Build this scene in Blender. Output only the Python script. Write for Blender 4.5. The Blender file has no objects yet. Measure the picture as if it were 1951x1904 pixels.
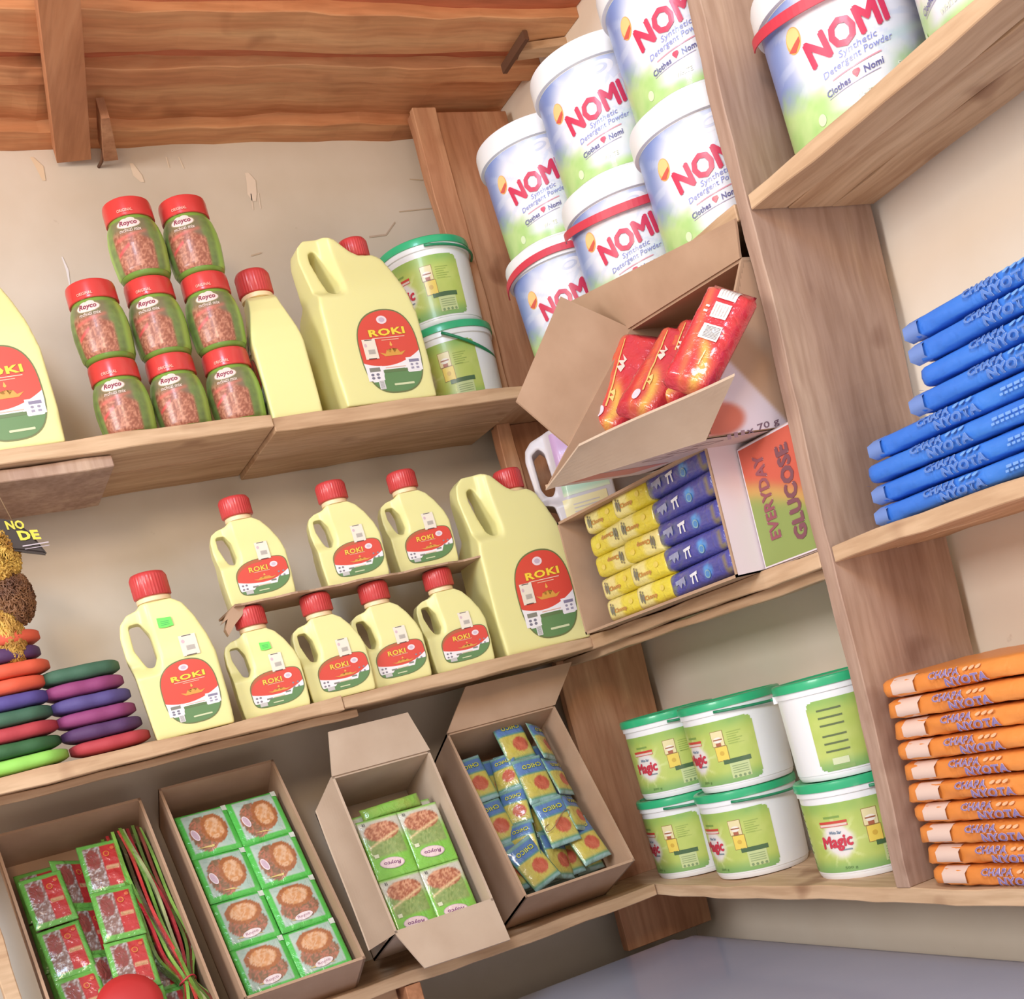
import bpy, bmesh, math, random
import numpy as np
from mathutils import Vector, Matrix
from mathutils.bvhtree import BVHTree

random.seed(7)
rng = np.random.default_rng(7)
SC = bpy.context.scene
COL = SC.collection
PI = math.pi

# ------------------------------------------------------------------ camera, world, lights
IMG_W, IMG_H = 1951.0, 1904.0
FPX, PCX, PCY = 2254.94, 975.5, 1600.0
CPOS = np.array([-1.025893, -1.706372, 1.513047])
CM = np.array([[0.86617712, -0.42745829, -0.25887566],
               [-0.27381654, 0.02738827, -0.96139190],
               [0.41804510, 0.90362010, -0.09332206]])     # rows: right, down, forward
cd = bpy.data.cameras.new('camera')
cam = bpy.data.objects.new('camera', cd); COL.objects.link(cam)
cd.sensor_fit = 'HORIZONTAL'; cd.sensor_width = 36.0
cd.lens = FPX / IMG_W * 36.0
cd.shift_x = 0.0
cd.shift_y = (PCY - IMG_H / 2) / IMG_W
cd.clip_start = 0.02
Rm = Matrix(((CM[0][0], -CM[1][0], -CM[2][0]), (CM[0][1], -CM[1][1], -CM[2][1]), (CM[0][2], -CM[1][2], -CM[2][2])))
cam.matrix_world = Matrix.Translation(Vector(CPOS)) @ Rm.to_4x4()
SC.camera = cam

SC.view_settings.view_transform = 'Standard'
SC.view_settings.look = 'None'
SC.view_settings.gamma = 1.0
SC.view_settings.use_curve_mapping = False
SC.view_settings.exposure = 0.36

W = bpy.data.worlds.new('room_bounce'); SC.world = W; W.use_nodes = True
bg = W.node_tree.nodes['Background']
bg.inputs[0].default_value = (1.0, 0.92, 0.84, 1); bg.inputs[1].default_value = 0.50

def area(name, loc, target, size, power, color, size_y=None):
    d = bpy.data.lights.new(name, 'AREA'); d.energy = power; d.color = color
    d.size = size
    if size_y: d.shape = 'RECTANGLE'; d.size_y = size_y
    o = bpy.data.objects.new(name, d); COL.objects.link(o); o.location = loc
    o.rotation_euler = (Vector(target) - Vector(loc)).to_track_quat('-Z', 'Y').to_euler()
    return o
area('daylight_opening', (-1.9, -2.6, 3.3), (-0.1, 0.1, 1.8), 0.55, 33, (0.56, 0.76, 1.0), 0.7)
area('left_fill', (-2.5, -1.05, 2.30), (0.2, -0.5, 1.9), 0.8, 25, (1.0, 0.98, 0.97), 0.6)  # added soft fill from the left to brighten the right wing
area('warm_lamp', (-1.25, -1.9, 2.42), (-0.3, 0.2, 2.38), 0.30, 9, (1.0, 0.74, 0.50), 0.30)
area('floor_bounce', (-1.0, -2.3, 0.55), (-0.2, -0.1, 2.2), 1.2, 14, (1.0, 0.84, 0.74), 1.2)

def at(u, v, axis, val):
    d = CM.T @ np.array([(u - PCX) / FPX, (v - PCY) / FPX, 1.0]); k = 'xyz'.index(axis)
    return CPOS + d * ((val - CPOS[k]) / d[k])

# ------------------------------------------------------------------ colour and materials
def lin(c):
    c = np.asarray(c, float) / 255.0
    return np.where(c <= 0.04045, c / 12.92, ((c + 0.055) / 1.055) ** 2.4)
def hazed(c):
    """print colour with milky haze mixed in as a pale wash"""
    return lin(np.clip(np.asarray(c, float) * .88 + np.array((208, 180, 168.)) * .12, 0, 255))
def L4(c): return (*[float(x) for x in lin(c)], 1.0)

MATS = {}
def base_mat(name, color=None, rough=0.5, spec=0.5, sss=0.0, trans=0.0, coat=0.0, metal=0.0, alpha=1.0):
    m = bpy.data.materials.new(name); m.use_nodes = True
    b = m.node_tree.nodes['Principled BSDF']
    if color is not None: b.inputs['Base Color'].default_value = L4(color)
    b.inputs['Roughness'].default_value = rough
    b.inputs['Specular IOR Level'].default_value = spec
    b.inputs['Subsurface Weight'].default_value = sss
    b.inputs['Subsurface Radius'].default_value = (0.03, 0.03, 0.015)
    b.inputs['Subsurface Scale'].default_value = 0.3
    b.inputs['Transmission Weight'].default_value = trans
    b.inputs['Coat Weight'].default_value = coat
    b.inputs['Coat Roughness'].default_value = 0.08
    b.inputs['Metallic'].default_value = metal
    b.inputs['Alpha'].default_value = alpha
    MATS[name] = m
    return m
def nd(m, t, **kw):
    n = m.node_tree.nodes.new(t)
    for k, v in kw.items():
        if k in n.inputs: n.inputs[k].default_value = v
        else: setattr(n, k, v)
    return n
def lk(m, a, b): m.node_tree.links.new(a, b)
def bsdf(m): return m.node_tree.nodes['Principled BSDF']
def ramp(m, stops):
    r = nd(m, 'ShaderNodeValToRGB'); e = r.color_ramp.elements
    while len(e) < len(stops): e.new(0.5)
    for i, (p, c) in enumerate(stops): e[i].position = p; e[i].color = L4(c)
    return r
def bump(m, src, strength, dist=0.002):
    b = nd(m, 'ShaderNodeBump', Strength=strength, Distance=dist)
    lk(m, src, b.inputs['Height']); lk(m, b.outputs[0], bsdf(m).inputs['Normal'])

def wood(name, axis, dark, mid, light, seed=0.0, rough=0.62):
    """planed softwood, grain running along the given axis of the world"""
    m = base_mat(name, rough=rough, spec=0.3)
    g = nd(m, 'ShaderNodeNewGeometry'); mp = nd(m, 'ShaderNodeMapping')
    lk(m, g.outputs['Position'], mp.inputs['Vector'])
    s = [16.0, 16.0, 16.0]; s['xyz'.index(axis)] = 1.5
    mp.inputs['Scale'].default_value = s; mp.inputs['Location'].default_value = (seed, seed * 1.7, seed * .6)
    oi = nd(m, 'ShaderNodeObjectInfo')
    add = nd(m, 'ShaderNodeVectorMath', operation='ADD'); mul = nd(m, 'ShaderNodeMath', operation='MULTIPLY')
    lk(m, oi.outputs['Random'], mul.inputs[0]); mul.inputs[1].default_value = 37.0
    lk(m, mp.outputs[0], add.inputs[0]); lk(m, mul.outputs[0], add.inputs[1])
    n1 = nd(m, 'ShaderNodeTexNoise', Scale=1.0, Detail=6.0, Roughness=0.6, Distortion=0.6)
    lk(m, add.outputs[0], n1.inputs['Vector'])
    r = ramp(m, [(0.28, dark), (0.5, mid), (0.72, light)])
    lk(m, n1.outputs['Fac'], r.inputs[0])
    n2 = nd(m, 'ShaderNodeTexNoise', Scale=7.0, Detail=4.0)
    lk(m, add.outputs[0], n2.inputs['Vector'])
    mx = nd(m, 'ShaderNodeMixRGB', blend_type='MULTIPLY'); mx.inputs[0].default_value = 0.35
    r2 = ramp(m, [(0.35, (190, 170, 150)), (0.6, (255, 255, 255))])
    lk(m, n2.outputs['Fac'], r2.inputs[0]); lk(m, r.outputs[0], mx.inputs[1]); lk(m, r2.outputs[0], mx.inputs[2])
    # knots and scuffs of their own shape
    n3 = nd(m, 'ShaderNodeTexNoise', Scale=9.0, Detail=2.0)
    lk(m, g.outputs['Position'], n3.inputs['Vector'])
    r3 = ramp(m, [(0.27, (150, 105, 80)), (0.36, (255, 255, 255))])
    lk(m, n3.outputs['Fac'], r3.inputs[0])
    mx2 = nd(m, 'ShaderNodeMixRGB', blend_type='MULTIPLY'); mx2.inputs[0].default_value = 0.5
    lk(m, mx.outputs[0], mx2.inputs[1]); lk(m, r3.outputs[0], mx2.inputs[2])
    lk(m, mx2.outputs[0], bsdf(m).inputs['Base Color'])
    bump(m, n2.outputs['Fac'], 0.25, 0.001)
    return m
SHELF = dict(dark=(184, 146, 112), mid=(202, 168, 134), light=(218, 188, 154))
wood('shelf_wood_x', 'x', **SHELF); wood('shelf_wood_y', 'y', **SHELF, seed=3.0)
wood('upright_wood', 'z', (154, 124, 108), (176, 146, 128), (198, 170, 148), seed=5.0)
wood('post_wood', 'z', (166, 114, 84), (190, 138, 104), (208, 162, 126), seed=9.0)
wood('loft_wood', 'x', (186, 118, 78), (210, 148, 104), (226, 176, 130), seed=12.0)
wood('loft_wood_red', 'x', (176, 98, 68), (198, 118, 84), (214, 146, 108), seed=15.0)
wood('batten_wood', 'y', (176, 118, 82), (196, 138, 100), (210, 156, 118), seed=18.0)

def plaster(name, c1, c2, c3):
    m = base_mat(name, rough=0.85, spec=0.2)
    g = nd(m, 'ShaderNodeNewGeometry')
    n1 = nd(m, 'ShaderNodeTexNoise', Scale=2.6, Detail=5.0, Roughness=0.6); lk(m, g.outputs['Position'], n1.inputs['Vector'])
    r = ramp(m, [(0.3, c1), (0.55, c2), (0.75, c3)]); lk(m, n1.outputs['Fac'], r.inputs[0])
    n2 = nd(m, 'ShaderNodeTexNoise', Scale=34.0, Detail=3.0); lk(m, g.outputs['Position'], n2.inputs['Vector'])
    r2 = ramp(m, [(0.20, (170, 140, 116)), (0.27, (255, 255, 255))]); lk(m, n2.outputs['Fac'], r2.inputs[0])
    mx = nd(m, 'ShaderNodeMixRGB', blend_type='MULTIPLY'); mx.inputs[0].default_value = 0.4
    lk(m, r.outputs[0], mx.inputs[1]); lk(m, r2.outputs[0], mx.inputs[2])
    lk(m, mx.outputs[0], bsdf(m).inputs['Base Color'])
    bump(m, n2.outputs['Fac'], 0.15, 0.001)
    return m
plaster('plaster_back', (204, 192, 174), (214, 203, 188), (222, 213, 201))
plaster('plaster_right', (230, 214, 192), (236, 222, 204), (240, 230, 214))
base_mat('floor_concrete', (150, 140, 130), 0.8)
base_mat('paint_white', (240, 236, 230), 0.8)
base_mat('rope', (150, 120, 90), 0.8)

def cardboard(name, c1, c2):
    m = base_mat(name, rough=0.8, spec=0.2)
    t = nd(m, 'ShaderNodeTexCoord')
    n1 = nd(m, 'ShaderNodeTexNoise', Scale=14.0, Detail=5.0); lk(m, t.outputs['Object'], n1.inputs['Vector'])
    r = ramp(m, [(0.3, c1), (0.7, c2)]); lk(m, n1.outputs['Fac'], r.inputs[0])
    lk(m, r.outputs[0], bsdf(m).inputs['Base Color'])
    n2 = nd(m, 'ShaderNodeTexNoise', Scale=160.0, Detail=2.0); lk(m, t.outputs['Object'], n2.inputs['Vector'])
    bump(m, n2.outputs['Fac'], 0.12, 0.0006)
    return m
cardboard('kraft', (174, 142, 116), (188, 156, 130))
cardboard('kraft_light', (190, 166, 144), (202, 180, 158))
cardboard('kraft_printed', (198, 176, 170), (208, 190, 184))

base_mat('jug_plastic', (228, 222, 156), 0.36, 0.5, sss=0.25)
def translucent_red():
    m = base_mat('cap_red', (202, 66, 66), 0.35, 0.5, coat=0.15); return m
translucent_red()
base_mat('neck_cream', (244, 214, 170), 0.45)
base_mat('jar_red', (206, 62, 58), 0.28, 0.5, coat=0.2)
base_mat('white_plastic', (240, 240, 240), 0.3, 0.5, sss=0.1)
base_mat('lid_white', (236, 236, 238), 0.35)
base_mat('lid_green', (52, 178, 122), 0.3, coat=0.2)
base_mat('handle_green', (44, 140, 98), 0.35)
base_mat('strap_red', (206, 58, 76), 0.45)
base_mat('milky_plastic', (206, 198, 200), 0.35, sss=0.2)
base_mat('dark_gap', (104, 70, 50), 0.9)
base_mat('black_pack', (58, 48, 46), 0.4)
base_mat('red_bowl', (190, 50, 50), 0.4)

def printed(name, rough, coat=0.0, bumpy=0.0, scale=60.0, metal=0.0):
    """printed surface: colours come from the mesh's own colour layer"""
    m = base_mat(name, rough=rough, spec=0.5, coat=coat, metal=metal)
    a = nd(m, 'ShaderNodeVertexColor'); a.layer_name = 'Col'
    lk(m, a.outputs['Color'], bsdf(m).inputs['Base Color'])
    if bumpy:
        t = nd(m, 'ShaderNodeTexCoord'); n = nd(m, 'ShaderNodeTexNoise', Scale=scale, Detail=3.0, Distortion=1.0)
        lk(m, t.outputs['Object'], n.inputs['Vector']); bump(m, n.outputs['Fac'], bumpy, 0.004)
    return m
printed('print_gloss', 0.36, coat=0.12)
printed('print_matte', 0.55)
printed('foil', 0.22, coat=0.5, bumpy=0.55, scale=75.0)
printed('wrap', 0.42, coat=0.05, bumpy=0.35, scale=40.0)
printed('print_card', 0.7)

def freezer_mat():
    m = base_mat('freezer_top_glass', (176, 172, 194), 0.09, 0.8, coat=0.8)
    g = nd(m, 'ShaderNodeNewGeometry')
    n = nd(m, 'ShaderNodeTexNoise', Scale=3.0, Detail=4.0); lk(m, g.outputs['Position'], n.inputs['Vector'])
    r = ramp(m, [(0.3, (176, 180, 204)), (0.7, (192, 194, 214))]); lk(m, n.outputs['Fac'], r.inputs[0])
    lk(m, r.outputs[0], bsdf(m).inputs['Base Color'])
freezer_mat()
base_mat('freezer_body', (206, 206, 214), 0.4)
base_mat('freezer_trim', (150, 150, 164), 0.4)

# ------------------------------------------------------------------ object helpers
def mesh_np(name, verts, faces, mats, cols=None, smooth=True, fmat=None):
    me = bpy.data.meshes.new(name)
    me.from_pydata([tuple(map(float, v)) for v in verts], [], [tuple(map(int, f)) for f in faces])
    for m in (mats if isinstance(mats, (list, tuple)) else [mats]): me.materials.append(MATS[m])
    if cols is not None:
        a = me.color_attributes.new('Col', 'FLOAT_COLOR', 'POINT')
        c = np.ones((len(verts), 4), np.float32); c[:, :3] = cols
        a.data.foreach_set('color', c.ravel())
    if fmat is not None: me.polygons.foreach_set('material_index', list(fmat))
    me.polygons.foreach_set('use_smooth', [smooth] * len(me.polygons))
    me.update()
    return me
def from_bm(name, bm, mats, smooth=False, angle=None):
    bmesh.ops.recalc_face_normals(bm, faces=bm.faces)
    me = bpy.data.meshes.new(name); bm.to_mesh(me); bm.free()
    for m in (mats if isinstance(mats, (list, tuple)) else [mats]): me.materials.append(MATS[m])
    me.polygons.foreach_set('use_smooth', [smooth] * len(me.polygons))
    if smooth and angle:
        me.set_sharp_from_angle(angle=angle)
    me.update()
    return me
def obj(name, me, parent=None, label=None, loc=None, rot=None):
    o = bpy.data.objects.new(name, me); COL.objects.link(o)
    if parent is not None: o.parent = parent
    if label: o['label'] = label
    if loc is not None: o.location = loc
    if rot is not None: o.rotation_euler = rot
    return o
def tag(o, label, cat, group=None):
    o['label'] = label; o['category'] = cat
    if group: o['group'] = group
    return o
def thing(name, label, cat, loc=(0, 0, 0), rotz=0.0, group=None):
    o = bpy.data.objects.new(name, None); COL.objects.link(o)
    o.empty_display_size = 0.03
    o.location = [float(x) for x in loc]; o.rotation_euler = (0, 0, rotz)
    return tag(o, label, cat, group)
def struct(name, me):
    o = obj(name, me); o['kind'] = 'structure'; return o
class Kit:
    """parts of one kind of thing; stamp() makes a thing with its own part objects (mesh data shared)"""
    def __init__(self): self.parts = []
    def add(self, name, me, label=None, sub=None): self.parts.append((name, me, label, sub or [])); return self
    def stamp(self, name, label, cat, loc, rotz=0.0, group=None, extra=None, matrix=None):
        t = thing(name, label, cat, loc, rotz, group)
        if matrix is not None: t.matrix_world = matrix
        for n, me, lb, sub in self.parts + (extra or []):
            o = obj(n, me, t, lb)
            for n2, me2, lb2 in sub: obj(n2, me2, o, lb2)
        return t

def bm_box(bm, x0, x1, y0, y1, z0, z1):
    v = [bm.verts.new(p) for p in ((x0, y0, z0), (x1, y0, z0), (x1, y1, z0), (x0, y1, z0), (x0, y0, z1), (x1, y0, z1), (x1, y1, z1), (x0, y1, z1))]
    for f in ((0, 3, 2, 1), (4, 5, 6, 7), (0, 1, 5, 4), (1, 2, 6, 5), (2, 3, 7, 6), (3, 0, 4, 7)): bm.faces.new([v[i] for i in f])
def board_mesh(name, x0, x1, y0, y1, z0, z1, mat, axis, wob=0.0012, seed=0):
    """sawn board: a box cut along its length with slightly uneven edges"""
    bm = bmesh.new(); bm_box(bm, x0, x1, y0, y1, z0, z1)
    k = 'xyz'.index(axis); lo = (x0, y0, z0)[k]; hi = (x1, y1, z1)[k]
    n = max(2, int((hi - lo) / 0.035))
    for i in range(1, n):
        p = [0, 0, 0]; p[k] = lo + (hi - lo) * i / n; nn = [0, 0, 0]; nn[k] = 1
        bmesh.ops.bisect_plane(bm, geom=bm.verts[:] + bm.edges[:] + bm.faces[:], plane_co=p, plane_no=nn)
    r = random.Random(seed * 31 + int(abs(x0 + y0 + z0) * 1000))
    ph = [r.uniform(0, 6.28) for _ in range(9)]
    ctr = ((x0 + x1) / 2, (y0 + y1) / 2, (z0 + z1) / 2)
    for v in bm.verts:
        t = v.co[k]
        for j in range(3):
            if j == k: continue
            s = 1 if v.co[j] > ctr[j] else 0
            v.co[j] += wob * (math.sin(t * 13 + ph[j * 2 + s]) + 0.6 * math.sin(t * 41 + ph[j + s + 2]) + 0.5 * r.uniform(-1, 1))
    bmesh.ops.bevel(bm, geom=[e for e in bm.edges if e.calc_face_angle(0) > 1.0], offset=0.0012, segments=1, affect='EDGES')
    return from_bm(name, bm, mat)

def lathe(prof, n=64, ridges=0, rdepth=0.0, zr=None):
    V = []; F = []
    for (r, z) in prof:
        for i in range(n):
            a = 2 * PI * i / n; rr = r
            if ridges and zr and zr[0] <= z <= zr[1]: rr = r + rdepth * (1 if (i * ridges // n) % 2 else 0) if False else r + rdepth * max(-0.3, math.cos(a * ridges))
            V.append((rr * math.sin(a), -rr * math.cos(a), z))
    m = len(prof)
    for j in range(m - 1):
        for i in range(n):
            a = j * n + i; b = j * n + (i + 1) % n; F.append((a, b, b + n, a + n))
    F.append(tuple(range(n - 1, -1, -1))); F.append(tuple((m - 1) * n + i for i in range(n)))
    return V, F
def lathe_mesh(name, prof, mat, n=64, ridges=0, rdepth=0.0, zr=None, angle=0.6):
    V, F = lathe(prof, n, ridges, rdepth, zr)
    me = mesh_np(name, V, F, mat, smooth=True); me.set_sharp_from_angle(angle=angle); return me
def tube_mesh(name, pts, rad, mat, n=10, closed=False, flat=None):
    """tube through points; flat=(w,t,upvec) gives a flat band instead"""
    P = [Vector(p) for p in pts]; V = []; F = []; m = len(P)
    up = Vector((0.13, 0.21, 1)).normalized()
    for i, p in enumerate(P):
        a = P[i - 1] if i > 0 else (P[-1] if closed else P[0]); b = P[(i + 1) % m] if (i < m - 1 or closed) else P[-1]
        t = (b - a).normalized()
        s = t.cross(up).normalized(); u = s.cross(t)
        r = rad[i] if isinstance(rad, (list, tuple)) else rad
        for k in range(n):
            c = 2 * PI * k / n
            V.append(p + s * math.cos(c) * r + u * math.sin(c) * r)
    for i in range(m - 1 + (1 if closed else 0)):
        for k in range(n):
            a = i * n + k; b = i * n + (k + 1) % n; j = (i + 1) % m
            F.append((a, b, j * n + (k + 1) % n, j * n + k))
    if not closed: F.append(tuple(range(n - 1, -1, -1))); F.append(tuple((m - 1) * n + k for k in range(n)))
    return mesh_np(name, V, F, mat)

# ------------------------------------------------------------------ label artwork in flat (u,v), wrapped onto surfaces
_tc = {}
def text_tris(body, offset=0.0, shear=0.0, spacing=1.0):
    spacing = spacing
    key = (body, round(offset, 4), shear, round(spacing, 3))
    if key in _tc: return _tc[key]
    cu = bpy.data.curves.new('txt', 'FONT'); cu.body = body; cu.offset = offset; cu.shear = shear; cu.space_character = spacing
    cu.size = 1.0; cu.resolution_u = 2; cu.fill_mode = 'FRONT' if hasattr(cu, 'fill_mode') else cu.fill_mode
    o = bpy.data.objects.new('txt', cu)
    me = o.to_mesh()
    V = [(v.co.x, v.co.y) for v in me.vertices]; F = [tuple(p.vertices) for p in me.polygons]
    o.to_mesh_clear(); bpy.data.objects.remove(o); bpy.data.curves.remove(cu)
    _tc[key] = (V, F); return V, F
class Art:
    def __init__(self): self.items = []; self.grids = []
    def poly(self, pts, col, layer=1): self.items.append((list(pts), None, col, layer)); return self
    def rect(self, u0, v0, u1, v1, col, layer=1): return self.poly([(u0, v0), (u1, v0), (u1, v1), (u0, v1)], col, layer)
    def ell(self, u, v, a, b, col, layer=1, n=24, rot=0.0):
        c, s = math.cos(rot), math.sin(rot)
        return self.poly([(u + a * math.cos(t) * c - b * math.sin(t) * s, v + a * math.cos(t) * s + b * math.sin(t) * c) for t in [2 * PI * k / n for k in range(n)]], col, layer)
    def rrect(self, u0, v0, u1, v1, r, col, layer=1):
        P = []
        for cx, cy, a0 in ((u1 - r, v1 - r, 0), (u0 + r, v1 - r, 90), (u0 + r, v0 + r, 180), (u1 - r, v0 + r, 270)):
            for k in range(5):
                a = math.radians(a0 + 22.5 * k); P.append((cx + r * math.cos(a), cy + r * math.sin(a)))
        return self.poly(P, col, layer)
    def band(self, us, lo, hi, col, layer=1):
        for a, b in zip(us[:-1], us[1:]):
            la, lb, ha, hb = lo(a), lo(b), hi(a), hi(b)
            if ha <= la and hb <= lb: continue
            self.poly([(a, min(la, ha)), (b, min(lb, hb)), (b, max(lb, hb) if hb > lb else lb), (a, max(la, ha) if ha > la else la)], col, layer)
        return self
    def text(self, body, u, v, h, col, w=None, layer=3, bold=0.0, shear=0.0, rot=0.0, outline=None, ocol=None, olayer=None, align='c', arc=None, spacing=1.0, fat=0.0):
        spacing = spacing + (bold + (outline or 0)) * 1.5
        V0, F0 = text_tris(body, bold, shear, spacing)
        xs = [p[0] for p in V0]; ys = [p[1] for p in V0]; x0, x1, y0, y1 = min(xs), max(xs), min(ys), max(ys)
        sy = h / (y1 - y0); sx = (w / (x1 - x0)) if w else sy
        c, s = math.cos(rot), math.sin(rot)
        def T(V):
            out = []
            for x, y in V:
                X = (x - (x0 + x1) / 2) * sx; Y = (y - (y0 + y1) / 2) * sy
                if arc: Y += arc * X * X
                if align == 'l': X += (x1 - x0) * sx / 2
                out.append((u + X * c - Y * s, v + X * s + Y * c))
            return out
        self.items.append((T(V0), F0, col, layer))
        if fat:
            for k, (du, dv) in enumerate(((fat, 0), (-fat, 0), (0, fat), (0, -fat), (fat * .7, fat * .7), (-fat * .7, -fat * .7))):
                self.items.append(([(a_ + du, b_ + dv) for a_, b_ in T(V0)], F0, col, layer + .12 * (k + 1)))
        if outline:
            V1, F1 = text_tris(body, bold + outline, shear, spacing)
            self.items.append((T(V1), F1, ocol, olayer if olayer is not None else layer - 1))
        return self
    def grid(self, u0, v0, u1, v1, step, fn, layer=0, mask=None):
        self.grids.append((u0, v0, u1, v1, step, fn, layer, mask)); return self
    def build(self, name, mapper, mat, step=0.006, lift=0.00022):
        bm = bmesh.new(); cl = bm.verts.layers.float_color.new('Col')
        for pts, faces, col, layer in self.items:
            c = (*hazed(col), 1.0)
            vs = [bm.verts.new((p[0], p[1], layer)) for p in pts]
            for v in vs: v[cl] = c
            if faces is None:
                try: bm.faces.new(vs)
                except ValueError: pass
            else:
                for f in faces:
                    try: bm.faces.new([vs[i] for i in f])
                    except ValueError: pass
        if bm.faces:
            big = [f for f in bm.faces if len(f.verts) > 4]
            if big: bmesh.ops.triangulate(bm, faces=big)
            if step:
                us = [v.co.x for v in bm.verts]; vv = [v.co.y for v in bm.verts]
                for k, (lo, hi) in enumerate(((min(us), max(us)), (min(vv), max(vv)))):
                    t = math.floor(lo / step) * step + step
                    while t < hi:
                        co = [0, 0, 0]; co[k] = t; no = [0, 0, 0]; no[k] = 1
                        bmesh.ops.bisect_plane(bm, geom=bm.verts[:] + bm.edges[:] + bm.faces[:], plane_co=co, plane_no=no, dist=1e-7)
                        t += step
        bm.verts.index_update()
        V = [tuple(v.co) for v in bm.verts]; Cc = [tuple(v[cl])[:3] for v in bm.verts]
        F = []
        for f in bm.faces:
            ix = [v.index for v in f.verts]
            if f.normal.z < 0: ix = ix[::-1]
            F.append(ix)
        bm.free()
        for (u0, v0, u1, v1, st, fn, layer, mask) in self.grids:
            nu = max(2, int(round((u1 - u0) / st))); nv = max(2, int(round((v1 - v0) / st)))
            U, VV = np.meshgrid(np.linspace(u0, u1, nu + 1), np.linspace(v0, v1, nv + 1))
            colr = np.clip(hazed(fn(U, VV)), 0, 1); base = len(V)
            keep = mask(U, VV) if mask else np.ones(U.shape, bool)
            for j in range(nv + 1):
                for i in range(nu + 1): V.append((U[j, i], VV[j, i], layer)); Cc.append(tuple(colr[j, i]))
            for j in range(nv):
                for i in range(nu):
                    if keep[j, i] and keep[j, i + 1] and keep[j + 1, i] and keep[j + 1, i + 1]:
                        a = base + j * (nu + 1) + i; F.append((a, a + 1, a + nu + 2, a + nu + 1))
        P = []; ok = []
        for (u, v, l) in V:
            q = mapper(u, v, 0.0004 + lift * l); ok.append(q is not None); P.append(q if q is not None else (0, 0, 0))
        F = [f for f in F if all(ok[i] for i in f)]
        used = sorted({i for f in F for i in f}); mp = {o: n for n, o in enumerate(used)}
        return mesh_np(name, [P[i] for i in used], [[mp[i] for i in f] for f in F], mat, [Cc[i] for i in used], smooth=True)

def cyl_map(prof, rref, th0=0.0):
    """prof: list of (r,z); u is arc length at radius rref"""
    zs = [p[1] for p in prof]; rs = [p[0] for p in prof]
    def f(u, v, l):
        r = float(np.interp(v, zs, rs)) + l; t = th0 + u / rref
        return (r * math.sin(t), -r * math.cos(t), v)
    return f
def bvh_map(me, rot=0.0):
    t = BVHTree.FromPolygons([v.co.copy() for v in me.vertices], [tuple(p.vertices) for p in me.polygons])
    def f(u, v, l):
        h = t.ray_cast(Vector((u, -1.0, v)), Vector((0, 1, 0)))
        if h[0] is None: return None
        n = h[1]
        p = h[0] + n * l
        return (p.x, p.y, p.z)
    return f
def blend(a, b, t): t = np.clip(t, 0, 1)[..., None]; return np.asarray(a, float) * (1 - t) + np.asarray(b, float) * t
def sm(a, b, x): t = np.clip((x - a) / (b - a), 0, 1); return t * t * (3 - 2 * t)
def vnoise(U, V, s, seed=0):
    """smooth value noise"""
    r = np.random.default_rng(seed); G = r.random((64, 64))
    x = U * s + 17.3 * seed + 100; y = V * s + 9.1 * seed + 100
    xi = np.floor(x).astype(int); yi = np.floor(y).astype(int); fx = x - xi; fy = y - yi
    fx = fx * fx * (3 - 2 * fx); fy = fy * fy * (3 - 2 * fy)
    g = lambda i, j: G[i % 64, j % 64]
    return (g(xi, yi) * (1 - fx) + g(xi + 1, yi) * fx) * (1 - fy) + (g(xi, yi + 1) * (1 - fx) + g(xi + 1, yi + 1) * fx) * fy
def fbm(U, V, s, seed=0): return (vnoise(U, V, s, seed) + 0.5 * vnoise(U, V, s * 2, seed + 1) + 0.25 * vnoise(U, V, s * 4, seed + 2)) / 1.75

# ------------------------------------------------------------------ the setting
ZT, ZM, ZB = 2.04, 1.62, 1.19            # tops of the three shelf levels
YW, YP, XW = 0.235, 0.15, 0.205          # back wall, corner board, right wall
YU0, YU1 = -0.590, -0.568                # the upright between the two bays
ZC = 2.56
def box_me(name, x0, x1, y0, y1, z0, z1, mat):
    bm = bmesh.new(); bm_box(bm, x0, x1, y0, y1, z0, z1); return from_bm(name, bm, mat)
struct('floor', box_me('floor', -2.6, 0.4, -3.0, 0.4, -0.05, 0, 'floor_concrete'))
wb = struct('wall_back', box_me('wall_back', -2.6, XW, YW, YW + 0.1, 0, 3.0, 'plaster_back'))
struct('wall_right', box_me('wall_right', XW, XW + 0.1, -3.0, YW + 0.1, 0, 3.0, 'plaster_right'))
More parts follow.
